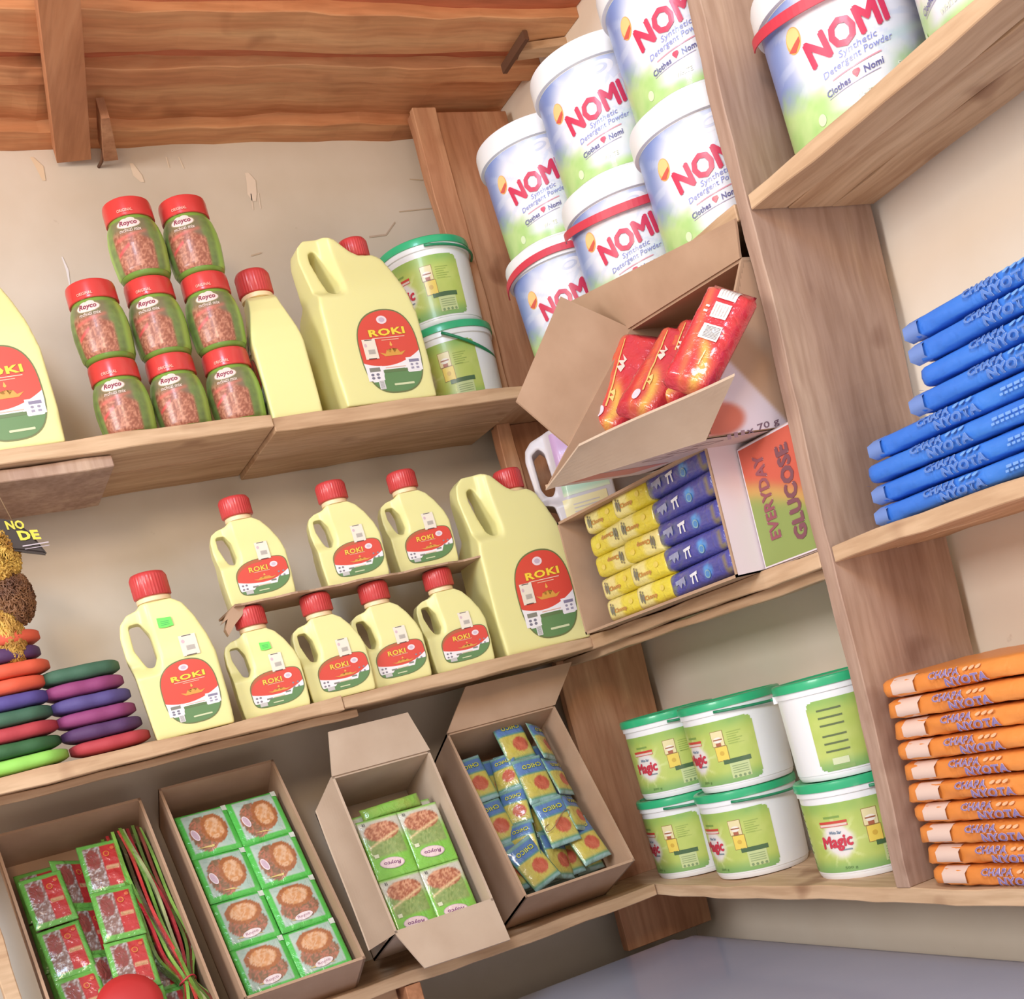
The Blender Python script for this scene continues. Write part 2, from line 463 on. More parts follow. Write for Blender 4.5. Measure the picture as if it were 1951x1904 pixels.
# plaster drips and scratches on the back wall, shapes of their own
def wall_marks():
    a = Art()
    def P(u, v): p = at(u, v, 'y', YW); return (p[0], p[2])
    def streak(pts, w, col):
        q = [P(*p) for p in pts]; L = []; R = []
        for i, (x, z) in enumerate(q):
            ww = w * (0.4 if i in (0, len(q) - 1) else 1); L.append((x - ww, z)); R.append((x + ww, z))
        a.poly(L + R[::-1], col)
    streak([(470, 330), (478, 345), (480, 370), (484, 384)], 0.008, (232, 218, 200)); streak([(478, 370), (482, 400)], .002, (232, 218, 200)); streak([(492, 368), (496, 398)], .002, (232, 218, 200))
    streak([(250, 312), (262, 335), (272, 348)], 0.007, (234, 218, 196)); streak([(340, 300), (350, 322)], .002, (236, 222, 200))
    streak([(60, 300), (75, 318), (84, 345)], 0.006, (228, 208, 178))
    streak([(118, 490), (128, 515), (133, 545)], .002, (236, 236, 240)); streak([(316, 300), (322, 320)], .002, (236, 222, 200))
    def line(p, q, w, col):
        (x0, z0), (x1, z1) = P(*p), P(*q); a.poly([(x0, z0 - w), (x1, z1 - w), (x1, z1 + w), (x0, z0 + w)], col)
    line((703, 452), (735, 448), .0015, (190, 170, 150)); line((735, 448), (752, 424), .0015, (190, 170, 150))
    line((760, 404), (838, 396), .001, (196, 176, 150)); line((478, 488), (498, 482), .0012, (196, 176, 150)); line((780, 342), (805, 344), .001, (200, 180, 150))
    me = a.build('plaster_marks', lambda u, v, l: (u, YW - l - 0.0004, v), 'print_card', step=None)
    obj('plaster_marks', me, wb)
wall_marks()

# loft floor boards seen from below (the ceiling of the shop)
yl = [float(at(400, v, 'z', ZC)[1]) for v in (278, 246, 163, 137, 96, 26)]
cuts = [YW, yl[1], yl[2], yl[3], yl[4], yl[5], -0.30]
cuts = sorted(set(round(c, 4) for c in cuts), reverse=True)
dz = [0.0, 0.018, 0.004, 0.02, 0.0, 0.016, 0.0, 0.014, 0.0]
mt = ['loft_wood', 'loft_wood', 'loft_wood', 'loft_wood_red', 'loft_wood', 'loft_wood_red', 'loft_wood', 'loft_wood', 'loft_wood']
ceil = bpy.data.objects.new('ceiling', None); COL.objects.link(ceil); ceil['kind'] = 'structure'
for i in range(len(cuts) - 1):
    obj('ceiling_plank', board_mesh('ceiling_plank', -2.4, XW, cuts[i + 1] - 0.004, cuts[i] + 0.004, ZC + dz[i], ZC + dz[i] + 0.024, mt[i], 'x', 0.002, i), ceil)
obj('ceiling_light_stop', box_me('ceiling_light_stop', -2.4, XW, -.31, YW, ZC + .046, ZC + .06, 'loft_wood'), ceil)  # unseen board added to stop light leaking through the plank seams
# cross batten nailed under the loft boards, and a wedge added for the shadow beside it
p0 = at(135, 285, 'z', ZC - 0.01); 
bm = bmesh.new(); bm_box(bm, -0.026, 0.026, -0.62, 0.0, -0.028, 0.0)
bt = obj('ceiling_batten', from_bm('ceiling_batten', bm, 'batten_wood'), loc=(p0[0], p0[1], ZC), rot=(0, 0, math.radians(-8)))
tag(bt, 'short timber batten nailed across the loft boards at top left', 'batten')
bm = bmesh.new(); v = [bm.verts.new(p) for p in ((0, 0, 0), (.012, 0, 0), (.022, .11, 0), (0.0, .11, 0), (0, 0, -.03), (.012, 0, -.03), (.022, .11, -.034), (0, .11, -.034))]
for f_ in ((0, 3, 2, 1), (4, 5, 6, 7), (0, 1, 5, 4), (1, 2, 6, 5), (2, 3, 7, 6), (3, 0, 4, 7)): bm.faces.new([v[i] for i in f_])
p1 = at(168, 286, 'z', ZC - .01)
wg = obj('shadow_wedge', from_bm('shadow_wedge', bm, 'post_wood'), loc=(p0[0] + .028, p1[1] - .12, ZC), rot=(0, 0, math.radians(-8)))
tag(wg, 'wedge added for the dark shadow beside the ceiling batten', 'wedge')
# short stick laid under the loft boards in the middle
p2 = at(985, 92, 'z', ZC); p3 = at(1130, 72, 'z', ZC)
bm = bmesh.new(); bm_box(bm, 0, float(np.linalg.norm(p3 - p2)), -.013, .013, -.012, 0)
st = obj('ceiling_strip', from_bm('ceiling_strip', bm, 'shelf_wood_x'), loc=tuple(p2), rot=(0, 0, math.atan2(p3[1] - p2[1], p3[0] - p2[0])))
tag(st, 'thin pale strip of wood nailed under the loft boards near the buckets', 'batten')
p4 = at(958, 124, 'z', ZC); p5 = at(1000, 58, 'z', ZC)
bm = bmesh.new(); bm_box(bm, 0, float(np.linalg.norm(p5 - p4)), -.004, .004, -.014, 0)
st = obj('ceiling_strip', from_bm('ceiling_strip', bm, 'dark_gap'), loc=tuple(p4), rot=(0, 0, math.atan2(p5[1] - p4[1], p5[0] - p4[0])))  # dark gap in the boards, made as a solid dark strip
tag(st, 'dark strip standing in for the slanting gap in the loft boards by the pale strip', 'batten')
# bent nail in the wall under the batten
pn = at(188, 318, 'y', YW); 
tag(obj('nail', tube_mesh('nail', [(0, 0, 0), (0.002, -.02, -.002), (.006, -.05, .012)], .0025, 'dark_gap'), loc=(pn[0], YW, pn[2])), 'bent rusty nail in the back wall under the batten', 'nail')

# ---- shelves and uprights
TH = 0.02
def shelf(name, label, planks, braces=()):
    t = thing(name, label, 'shelf', (planks[0][0], planks[0][2], planks[0][5]))
    for k, (x0, x1, y0, y1, z0, z1, mat, ax) in enumerate(planks):
        o = obj('plank', board_mesh('plank', x0, x1, y0, y1, z0, z1, mat, ax, 0.0012, k + int(z1 * 50)), t)
        o.matrix_parent_inverse = t.matrix_world.inverted(); o.location = (0, 0, 0)
        o.matrix_parent_inverse = Matrix.Translation(-Vector(t.location))
    for (x0, x1, y0, y1, z0, z1, mat, ax) in braces:
        o = obj('brace', board_mesh('brace', x0, x1, y0, y1, z0, z1, mat, ax, 0.001, 3), t)
        o.matrix_parent_inverse = Matrix.Translation(-Vector(t.location))
    return t
xj = float(at(518, 800, 'y', 0)[0])
shelf('wall_shelf', 'top shelf on the left wall carrying the jars and the big jugs', [
    (-1.6, xj, -.004, .11, ZT - TH + .003, ZT + .003, 'shelf_wood_x', 'x'), (-1.6, xj, .112, YW - .002, ZT - TH + .003, ZT + .003, 'shelf_wood_x', 'x'),
    (xj + .001, -.001, 0, .112, ZT - TH - .002, ZT - .001, 'shelf_wood_x', 'x'), (xj + .001, -.001, .114, YW - .002, ZT - TH - .002, ZT - .001, 'shelf_wood_x', 'x')],
    [(-1.58, float(at(208, 862, 'y', .02)[0]), .010, YW - .03, ZT - TH - .016, ZT - TH - .001, 'upright_wood', 'x')])
xm = float(at(655, 1345, 'y', 0)[0])
shelf('wall_shelf', 'middle shelf on the left wall under the row of small oil jugs', [
    (-1.6, xm, -.003, .115, ZM - TH, ZM, 'shelf_wood_x', 'x'), (-1.6, xm, .117, YW - .002, ZM - TH, ZM, 'shelf_wood_x', 'x'),
    (xm + .001, -.001, -.002, .115, ZM - TH, ZM, 'shelf_wood_x', 'x'), (xm + .001, -.001, .117, YW - .002, ZM - TH, ZM, 'shelf_wood_x', 'x')],
    [(-1.55, xm + .03, .03, .055, ZM - TH - .012, ZM - TH - .001, 'shelf_wood_x', 'x')])
shelf('wall_shelf', 'bottom shelf on the left wall holding the open cartons', [
    (-1.6, -.001, 0, .115, ZB - TH, ZB, 'shelf_wood_x', 'x'), (-1.6, -.001, .117, YW - .002, ZB - TH, ZB, 'shelf_wood_x', 'x')],
    [(-1.5, -.48, .03, .055, ZB - TH - .02, ZB - TH - .001, 'shelf_wood_x', 'x')])
shelf('wall_shelf', 'top corner shelf on the right wall with the stacked detergent buckets', [
    (0, .098, YU1 + .001, YP - .001, ZT - TH, ZT, 'shelf_wood_y', 'y'), (.1, XW - .012, YU1 + .001, YP - .001, ZT - TH, ZT, 'shelf_wood_y', 'y')])
shelf('wall_shelf', 'middle corner shelf on the right wall with the printed cartons', [
    (0, .098, YU1 + .001, YP - .001, ZM - TH, ZM, 'shelf_wood_y', 'y'), (.1, XW - .012, YU1 + .001, YP - .001, ZM - TH, ZM, 'shelf_wood_y', 'y')],
    [(.02, .045, YU1 + .001, YP - .001, ZM - TH - .014, ZM - TH - .001, 'shelf_wood_y', 'y')])
shelf('wall_shelf', 'bottom shelf along the right wall under the green tubs and orange bundles', [
    (0, .098, -1.5, YP - .001, ZB - TH, ZB, 'shelf_wood_y', 'y'), (.1, XW - .012, -1.5, YP - .001, ZB - TH, ZB, 'shelf_wood_y', 'y')])
shelf('wall_shelf', 'top right shelf rising to the upper right corner with one big bucket', [
    (0, .055, -1.5, YU0 - .001, ZT - TH, ZT, 'shelf_wood_y', 'y'), (.056, .125, -1.5, YU0 - .001, ZT - TH, ZT, 'shelf_wood_y', 'y'), (.127, XW - .012, -1.5, YU0 - .001, ZT - TH, ZT, 'shelf_wood_y', 'y')])
shelf('wall_shelf', 'middle right shelf under the blue bundles', [
    (0, .1, -1.5, YU0 - .001, ZM - TH, ZM, 'shelf_wood_y', 'y'), (.101, XW - .012, -1.5, YU0 - .001, ZM - TH, ZM, 'shelf_wood_y', 'y')])
def upright(label, x0, x1, y0, y1, z0, z1, mat='upright_wood', seed=1):
    bx = ((x0 + x1) / 2, (y0 + y1) / 2)
    o = obj('upright_board', board_mesh('upright_board', x0 - bx[0], x1 - bx[0], y0 - bx[1], y1 - bx[1], 0, z1 - z0, mat, 'z', 0.0014, seed), loc=(bx[0], bx[1], z0))
    return tag(o, label, 'board')
upright('tall upright board between the corner bay and the right bay', 0.0, XW - .014, YU0, YU1, ZB, ZC - .002, seed=2)
upright('brown board standing in the corner behind the green tubs', .006, XW - .016, YP, YP + .02, ZB, ZM - TH, 'post_wood', 4)
upright('brown board in the corner behind the large clear jug', .006, XW - .016, YP, YP + .02, ZM, ZT - TH, 'post_wood', 5)
upright('brown board in the corner behind the stacked detergent buckets', .006, XW - .016, YP, YP + .02, ZT, ZC - .002, 'post_wood', 6)
upright('brown board in the corner beneath the bottom shelf', .0, XW - .016, YP, YP + .02, 1.062, ZB - TH, 'post_wood', 7)
upright('square post beside the corner board above the top shelf', .001, .045, YP - .016, YP - .001, ZT, ZC - .002, 'post_wood', 8)
upright('square post beside the corner board behind the large clear jug', .001, .03, YP - .016, YP - .001, ZM, ZT - TH, 'post_wood', 9)
upright('pale upright board at the lower left edge of the frame', -1.012, -.990, -.002, .12, ZB, ZM - TH, 'shelf_wood_x', 10)
upright('short support under the bottom left shelf', -.475, -.450, .002, .10, 1.062, ZB - TH, 'batten_wood', 11)

# ---- chest freezer below the shelves
fx, fy = float(at(1306, 1779, 'z', 1.06)[0]), float(at(1306, 1779, 'z', 1.06)[1])
fz = thing('chest_freezer', 'pale chest freezer with a glossy lilac top under the shelves', 'freezer', (fx - .7, fy - .7, 0))
def child(nm, me, par): 
    o = obj(nm, me, par); o.matrix_parent_inverse = Matrix.Translation(-Vector(par.location)); return o
bm = bmesh.new(); bm_box(bm, fx - 1.3, fx - .006, -1.35, fy - .006, .03, 1.03); bmesh.ops.bevel(bm, geom=bm.edges[:], offset=.02, segments=3, affect='EDGES')
child('body', from_bm('freezer_body', bm, 'freezer_body', True, .5), fz)
bm = bmesh.new(); bm_box(bm, fx - 1.31, fx, -1.36, fy, 1.031, 1.058)
bmesh.ops.bevel(bm, geom=[e for e in bm.edges if abs(e.verts[0].co.z - e.verts[1].co.z) > .01], offset=.03, segments=5, affect='EDGES')
child('lid_frame', from_bm('freezer_frame', bm, 'freezer_trim', True, .5), fz)
bm = bmesh.new(); bm_box(bm, fx - 1.3, fx - .009, -1.35, fy - .009, 1.0585, 1.060)
bmesh.ops.bevel(bm, geom=[e for e in bm.edges if abs(e.verts[0].co.z - e.verts[1].co.z) > .001], offset=.025, segments=5, affect='EDGES')
child('top', from_bm('freezer_top', bm, 'freezer_top_glass', True, .5), fz)

# ------------------------------------------------------------------ oil jugs
def jug_body(name, outer, hole, depth, shoulder, voxel, smooth_it, handle_x):
    """outline with a handle hole, swept to depth, melted to a soft moulded bottle"""
    bm = bmesh.new()
    def loop(P):
        vs = [bm.verts.new((x, 0, z)) for x, z in P]
        return [bm.edges.new((vs[i], vs[(i + 1) % len(vs)])) for i in range(len(vs))]
    es = loop(outer) + loop(hole)
    bmesh.ops.triangle_fill(bm, edges=es, use_beauty=True, normal=(0, -1, 0))
    fs = [f for f in bm.faces]
    # drop any faces that fell into the hole
    def inside(p, P):
        c = False
        for i in range(len(P)):
            (x1, z1), (x2, z2) = P[i], P[i - 1]
            if (z1 > p[1]) != (z2 > p[1]) and p[0] < (x2 - x1) * (p[1] - z1) / (z2 - z1) + x1: c = not c
        return c
    kill = [f for f in fs if inside((f.calc_center_median().x, f.calc_center_median().z), hole)]
    if kill: bmesh.ops.delete(bm, geom=kill, context='FACES_ONLY')
    r = bmesh.ops.extrude_face_region(bm, geom=bm.faces[:])
    for v in bm.verts: v.co.y = -depth / 2
    for g in r['geom']:
        if isinstance(g, bmesh.types.BMVert): g.co.y = depth / 2
    bmesh.ops.recalc_face_normals(bm, faces=bm.faces)
    me = bpy.data.meshes.new('tmp'); bm.to_mesh(me); bm.free()
    o = bpy.data.objects.new('tmp', me); COL.objects.link(o)
    m = o.modifiers.new('r', 'REMESH'); m.mode = 'VOXEL'; m.voxel_size = voxel
    s = o.modifiers.new('s', 'SMOOTH'); s.iterations = smooth_it; s.factor = 0.5
    dg = bpy.context.evaluated_depsgraph_get(); e = o.evaluated_get(dg); m2 = bpy.data.meshes.new_from_object(e)
    bpy.data.objects.remove(o); bpy.data.meshes.remove(me)
    zmax = max(p[1] for p in outer)
    co = np.zeros(len(m2.vertices) * 3, np.float32); m2.vertices.foreach_get('co', co); co = co.reshape(-1, 3)
    z0, z1, k1 = shoulder
    g = 1 - (1 - k1) * sm(z0, z1, co[:, 2])
    hz, hx = handle_x
    g = g * (1 - 0.42 * (1 - sm(hx - .006, hx + .012, co[:, 0])) * sm(hz - .008, hz + .012, co[:, 2]))
    co[:, 1] *= g
    # slight bulge of the filled lower body
    co[:, 2] -= co[:, 2].min()
    m2.vertices.foreach_set('co', co.ravel()); m2.name = name
    m2.materials.clear(); m2.materials.append(MATS['jug_plastic'])
    m2.polygons.foreach_set('use_smooth', [True] * len(m2.polygons)); m2.update()
    return m2
def jug_label(W_, H_, cx, cz, kind):
    """red top, white wave, green foot, yellow ROKI; kind 'tall' or 'wide'"""
    a = Art(); n = 2.7
    N = 26
    us = [-math.cos(PI * i / N) for i in range(N + 1)]
    if kind == 'tall':
        top = lambda t: (1 - abs(t) ** n) ** (1 / n) * (1 - .10 * max(0, -t)) * .5
        bot = lambda t: -(1 - abs(t) ** n) ** (1 / n) * .5
        wave = lambda t: -.17 + .10 * t * t + .05 * t
        wv2 = lambda t: (-.36 if abs(t) > .42 else -.22) + (.08 if t > .42 else 0)
    else:
        top = lambda t: (1 - abs(t) ** (2.2 if t < 0 else 5)) ** (1 / (2.2 if t < 0 else 5)) * .5 - .0
        bot = lambda t: -(1 - abs(t) ** (5 if t < 0 else 2.2)) ** (1 / (5 if t < 0 else 2.2)) * .5
        wave = lambda t: -.16 + .20 * t * t * (1 if t > 0 else .35) - .05 * (1 - t * t) + .02
        wv2 = lambda t: (-.36 if t < -.4 else (-.12 if t > .5 else -.28))
    X = lambda t: cx + t * W_ / 2
    def band(lo, hi, col, layer, grow=1.0):
        for s, t in zip(us[:-1], us[1:]):
            l0, l1, h0, h1 = lo(s), lo(t), hi(s), hi(t)
            if h0 - l0 < 1e-4 and h1 - l1 < 1e-4: continue
            h0 = max(h0, l0); h1 = max(h1, l1)
            a.poly([(cx + s * W_ / 2 * grow, cz + l0 * H_ * grow), (cx + t * W_ / 2 * grow, cz + l1 * H_ * grow), (cx + t * W_ / 2 * grow, cz + h1 * H_ * grow), (cx + s * W_ / 2 * grow, cz + h0 * H_ * grow)], col, layer)
    mx, mn = max, min
    band(bot, top, (96, 108, 60), 0, 1.035)
    band(bot, lambda t: mn(top(t), mx(bot(t), wv2(t))), (82, 128, 74), 1)
    band(lambda t: mn(top(t), mx(bot(t), wv2(t))), lambda t: mx(bot(t), mn(top(t), wave(t))), (238, 236, 240), 1)
    band(lambda t: mx(bot(t), mn(top(t), wave(t))), top, (214, 62, 48), 1)
    band(lambda t: mx(bot(t), mn(top(t), top(t) - .09)), lambda t: top(t) if t < .1 else top(t) - .09, (176, 86, 50), 1.5) if kind == 'wide' else None
    if kind == 'tall':
        a.text('ROKI', X(0.05), cz + .235 * H_, .088 * H_, (250, 212, 52), w=.62 * W_, bold=.035, layer=4, outline=.03, ocol=(176, 84, 40), rot=.02)
        a.ell(X(-.02), cz + .385 * H_, .088 * W_, .05 * H_, (236, 218, 224), 3); a.ell(X(-.02), cz + .385 * H_, .05 * W_, .028 * H_, (196, 176, 196), 4)
        a.rect(X(-.5), cz + .162 * H_, X(.62), cz + .170 * H_, (240, 214, 190), 3); a.rect(X(-.2), cz + .134 * H_, X(.4), cz + .142 * H_, (232, 190, 160), 3)
        z0 = cz - .03 * H_; s = H_; ux = X(.08)
    else:
        a.text('ROKI', X(-.12), cz + .225 * H_, .15 * H_, (250, 206, 60), w=.36 * W_, bold=.02, layer=4, outline=.03, ocol=(176, 84, 40))
        a.ell(X(.5), cz + .27 * H_, .075 * W_, .085 * H_, (236, 218, 224), 3); a.ell(X(.5), cz + .27 * H_, .04 * W_, .045 * H_, (204, 186, 204), 4)
        a.rect(X(-.32), cz + .125 * H_, X(.3), cz + .135 * H_, (240, 214, 190), 3)
        z0 = cz - .09 * H_; s = H_ * 1.0; ux = X(.05)
    # oil splash crown and drop
    k = W_ * .16; g_ = (214, 150, 56)
    a.poly([(ux - k * 1.4, z0 + .02 * s), (ux - k * .9, z0 - .03 * s), (ux + k * .9, z0 - .03 * s), (ux + k * 1.4, z0 + .02 * s), (ux + k * .8, z0 + .002 * s), (ux + k * .55, z0 + .05 * s), (ux + k * .2, z0 + .005 * s), (ux, z0 + .06 * s), (ux - k * .25, z0 + .005 * s), (ux - k * .6, z0 + .045 * s), (ux - k * .8, z0)], g_, 3)
    a.poly([(ux - .012 * W_ * 2, z0 + .10 * s), (ux, z0 + .085 * s), (ux + .024 * W_, z0 + .10 * s), (ux, z0 + .15 * s)], (236, 170, 70), 3)
    # white side panels, nutrition blocks, bar code
    gp = (120, 122, 112)
    if kind == 'tall':
        a.rect(X(-.97), cz - .345 * H_, X(-.42), cz - .17 * H_, (238, 236, 240), 2); a.rect(X(-.86), cz - .235 * H_, X(-.5), cz - .185 * H_, gp, 3)
        for dx in (-.8, -.62): 
            a.ell(X(dx), cz - .27 * H_, .028 * W_, .016 * H_, (110, 110, 130), 3); a.ell(X(dx), cz - .31 * H_, .028 * W_, .016 * H_, (110, 110, 130), 3)
        a.rect(X(.46), cz - .265 * H_, X(.97), cz - .1 * H_, (238, 236, 240), 2); a.rect(X(.55), cz - .16 * H_, X(.9), cz - .125 * H_, (124, 120, 150), 3)
        for dx in (.62, .8): a.ell(X(dx), cz - .19 * H_, .024 * W_, .014 * H_, (140, 136, 160), 3); a.rect(X(dx - .05), cz - .245 * H_, X(dx + .05), cz - .22 * H_, (150, 146, 170), 3)
        a.rect(X(-.40), cz - .26 * H_, X(.44), cz - .225 * H_, (82, 112, 66), 2); a.rect(X(-.3), cz - .205 * H_, X(.4), cz - .195 * H_, (220, 170, 150), 2)
        a.rrect(X(-.66), cz - .455 * H_, X(-.46), cz - .345 * H_, .001, (222, 222, 222), 3)
        for q in range(8): a.rect(X(-.63), cz - (.355 + q * .012) * H_, X(-.49), cz - (.360 + q * .012) * H_, (130, 130, 134), 4)
        a.rrect(X(-.15), cz - .425 * H_, X(.55), cz - .4 * H_, .0012, (206, 216, 170), 3)
    else:
        for dx in (-.86, -.72):
            for dv in (.19, .30): a.ell(X(dx), cz - dv * H_, .022 * W_, .028 * H_, (120, 116, 130), 3)
        a.rect(X(-.5), cz - .30 * H_, X(-.28), cz - .255 * H_, gp, 3); a.rect(X(-.25), cz - .275 * H_, X(.2), cz - .25 * H_, (218, 200, 170), 3); a.rect(X(.25), cz - .21 * H_, X(.45), cz - .165 * H_, gp, 3)
        for dx in (.62, .8):
            for dv in (-.02, .1): a.ell(X(dx), cz - dv * H_, .02 * W_, .026 * H_, (130, 128, 140), 3)
        a.rect(X(-.8), cz - .46 * H_, X(-.52), cz - .35 * H_, (190, 190, 190), 3)
        a.rrect(X(-.3), cz - .43 * H_, X(.1), cz - .4 * H_, .0006, (206, 216, 170), 3)
    return a
def price_ticket(cx, cz, w, h, frame=True):
    a = Art(); a.rect(cx - w / 2, cz - h / 2, cx + w / 2, cz + h / 2, (232, 224, 206), 6)
    a.rect(cx - w * .3, cz + h * .44, cx + w * .25, cz + h * .48, (70, 60, 60), 7); a.rect(cx - w * .3, cz - h * .5, cx + w * .3, cz - h * .46, (70, 60, 60), 7)
    a.ell(cx - w * .3, cz + h * .2, w * .1, h * .09, (206, 176, 186), 7); 
    a.rect(cx - w * .2, cz - h * .25, cx + w * .32, cz - h * .02, (190, 184, 174), 7)
    for q in range(4): a.rect(cx - w * .16, cz - h * (.06 + .05 * q), cx + w * .28, cz - h * (.075 + .05 * q), (160, 154, 146), 8)
    return a
def green_sticker(cx, cz, w, h):
    a = Art(); a.poly([(cx - w / 2, cz - h * .4), (cx - w * .1, cz - h * .5), (cx + w / 2, cz - h * .42), (cx + w * .46, cz + h * .4), (cx, cz + h * .44), (cx - w * .48, cz + h * .5)], (96, 236, 84), 7)
    for q in range(3): a.rect(cx - w * .3, cz + h * (.12 - .16 * q), cx + w * .28, cz + h * (.06 - .16 * q), (60, 170, 80), 8)
    return a
def cap_mesh(r, h):
    prof = [(r * .96, 0), (r, .001), (r, h * .80), (r * .97, h * .88), (r * .90, h * .97), (r * .78, h), (r * .3, h)]
    return lathe_mesh('cap', prof, 'cap_red', 160, 36, r * .022, (0.0005, h * .82), angle=.9)
def jug_kit(size, sticker=False, zs=1.0):
    k = Kit(); ZS = zs
    if size == 1:
        outer = [(-.049, 0), (.049, 0), (.051, .03), (.051, .068), (.047, .085), (.038, .105), (.028, .119), (.017, .126), (-.018, .126), (-.024, .121), (-.038, .118), (-.048, .112), (-.052, .102), (-.053, .085), (-.051, .064), (-.051, .03)]
        hole = [(-.043, .108), (-.030, .108), (-.0235, .094), (-.022, .070), (-.027, .060), (-.035, .062), (-.0435, .090)]
        body = jug_body('body_1', outer, hole, .066, (.066, .122, .62), .0017, 7, (.062, -.026)); nx, nz, nr, cr, ch = 0.0, .126, .0185, .0235, .029
        lab = jug_label(.078, .050, .008, .036, 'wide'); tk = price_ticket(.017, .072, .019, .026); gs = green_sticker(.008, .099, .016, .013)
    elif size == 2:
        outer = [(-.056, 0), (.056, 0), (.058, .04), (.058, .10), (.053, .125), (.043, .155), (.032, .175), (.018, .184), (-.026, .184), (-.032, .178), (-.048, .174), (-.060, .163), (-.065, .145), (-.065, .115), (-.060, .092), (-.058, .04)]
        hole = [(-.050, .160), (-.034, .161), (-.024, .142), (-.023, .110), (-.030, .097), (-.040, .099), (-.051, .125)]
        body = jug_body('body_2', outer, hole, .078, (.10, .18, .58), .0021, 10, (.092, -.028)); nx, nz, nr, cr, ch = -.004, .184, .0225, .0265, .033; zs = 1.06
        lab = jug_label(.078, .084, .008, .055, 'tall'); tk = price_ticket(.024, .115, .024, .028); gs = green_sticker(.001, .152, .021, .015)
    else:
        outer = [(-.076, 0), (.076, 0), (.079, .05), (.079, .13), (.072, .165), (.061, .20), (.052, .222), (.040, .230), (.018, .230), (.004, .238), (-.016, .258), (-.034, .265), (-.062, .264), (-.074, .254), (-.078, .235), (-.072, .178), (-.078, .150), (-.079, .05)]
        hole = [(-.059, .246), (-.047, .247), (-.039, .228), (-.031, .190), (-.033, .172), (-.044, .172), (-.053, .200), (-.060, .230)]
        body = jug_body('body_5', outer, hole, .108, (.15, .25, .62), .0028, 9, (.172, -.036)); nx, nz, nr, cr, ch = .026, .229, .020, .0235, .030
        lab = jug_label(.098, .124, .016, .075, 'tall'); tk = price_ticket(-.016, .080, .022, .030); gs = None
    def mv(me, dx, dz): me.transform(Matrix.Translation((dx, 0, dz))); return me
    k.add('body', body)
    k.add('neck', mv(lathe_mesh('neck', [(nr * .9, -.012), (nr * .92, 0), (nr * 1.1, .001), (nr * 1.1, .0065), (nr, .007), (nr, .010)], 'neck_cream', 48), nx, nz))
    k.add('cap', mv(cap_mesh(cr, ch), nx, nz + .0080))
    if size == 2: ZS = zs
    mp = bvh_map(body)
    k.add('label', lab.build('jug_label', mp, 'print_gloss', .005)); k.add('price_ticket', tk.build('price_ticket', mp, 'print_matte', .005))
    if sticker and gs: k.add('sticker', gs.build('sticker', mp, 'print_matte', .005))
    k.h = (nz + .0080 + ch) * ZS
    if ZS != 1.0:
        for _, me_, _, _ in k.parts: me_.transform(Matrix.Diagonal((1, 1, ZS, 1)))
    return k
J1, J2, J5, J1s, J2s = jug_kit(1), jug_kit(2), jug_kit(5), None, None
J1s = jug_kit(1, True); J2s = jug_kit(2, True); J5t = jug_kit(5, False, 1.13)

def place_x(u, v, y, z, axis='y'):
    p = at(u, v, 'z', z) if axis == 'z' else at(u, v, 'y', y); return p
# x where a base-centre pixel column meets the shelf: solve along the row at given y,z
def x_at(u, y, z):
    lo, hi = -1.6, .2
    for _ in range(50):
        m = (lo + hi) / 2; q = CM @ (np.array([m, y, z]) - CPOS); px = FPX * q[0] / q[2] + PCX
        if px < u: lo = m
        else: hi = m
    return (lo + hi) / 2
def y_at(u, x, z):
    lo, hi = -1.4, .2
    for _ in range(50):
        m = (lo + hi) / 2; q = CM @ (np.array([x, m, z]) - CPOS); px = FPX * q[0] / q[2] + PCX
        if px > u: lo = m
        else: hi = m
    return (lo + hi) / 2
G1 = 'small oil jugs on the middle shelf'
ROW1 = [(528, .050, -10, J1s, 'small yellow oil jug with a green sticker beside the large stickered jug'),
        (652, .050, -9, J1, 'small yellow oil jug second in the lower row, handle partly over its neighbour'),
        (760, .052, -10, J1, 'small yellow oil jug third in the lower row under the cardboard'),
        (880, .050, -9, J1, 'small yellow oil jug at the right end of the lower row beside the big jug')]
for u, y, rz, kit, lb in ROW1:
    kit.stamp('oil_jug', lb, 'jug', (x_at(u, y, ZM), y, ZM), math.radians(rz), G1)
ZCARD = ZM + J1.h + .001
ROW2 = [(500, .075, -8, J1, 'small yellow oil jug on the left end of the cardboard sheet'),
        (680, .075, -10, J1, 'small yellow oil jug in the middle of the three on the cardboard sheet'),
        (812, .078, -9, J1, 'small yellow oil jug on the right of the cardboard sheet')]
for u, y, rz, kit, lb in ROW2:
    kit.stamp('oil_jug', lb, 'jug', (x_at(u, y, ZCARD + .004), y, ZCARD + .004), math.radians(rz), 'small oil jugs on the cardboard sheet')
J2s.stamp('oil_jug', 'medium yellow oil jug with a green sticker at the left of the middle shelf', 'jug', (x_at(373, .05, ZM), .05, ZM), math.radians(-9), 'medium oil jugs')
J2.stamp('oil_jug', 'medium yellow oil jug turned sideways between the spice jars and the big jug', 'jug', (x_at(560, .07, ZT), .07, ZT), math.radians(-98), 'medium oil jugs')
J5.stamp('oil_jug', 'big yellow oil jug on the top shelf next to the green tubs', 'jug', (x_at(727, .054, ZT), .054, ZT), math.radians(1), 'big oil jugs')
J5t.stamp('oil_jug', 'big yellow oil jug on the middle shelf next to the open candy carton', 'jug', (x_at(1025, .06, ZM), .06, ZM), math.radians(-5), 'big oil jugs')
J5.stamp('oil_jug', 'big yellow oil jug cut off by the left edge of the photo', 'jug', (x_at(20, .065, ZT + .004), .065, ZT + .004), math.radians(-6), 'big oil jugs')

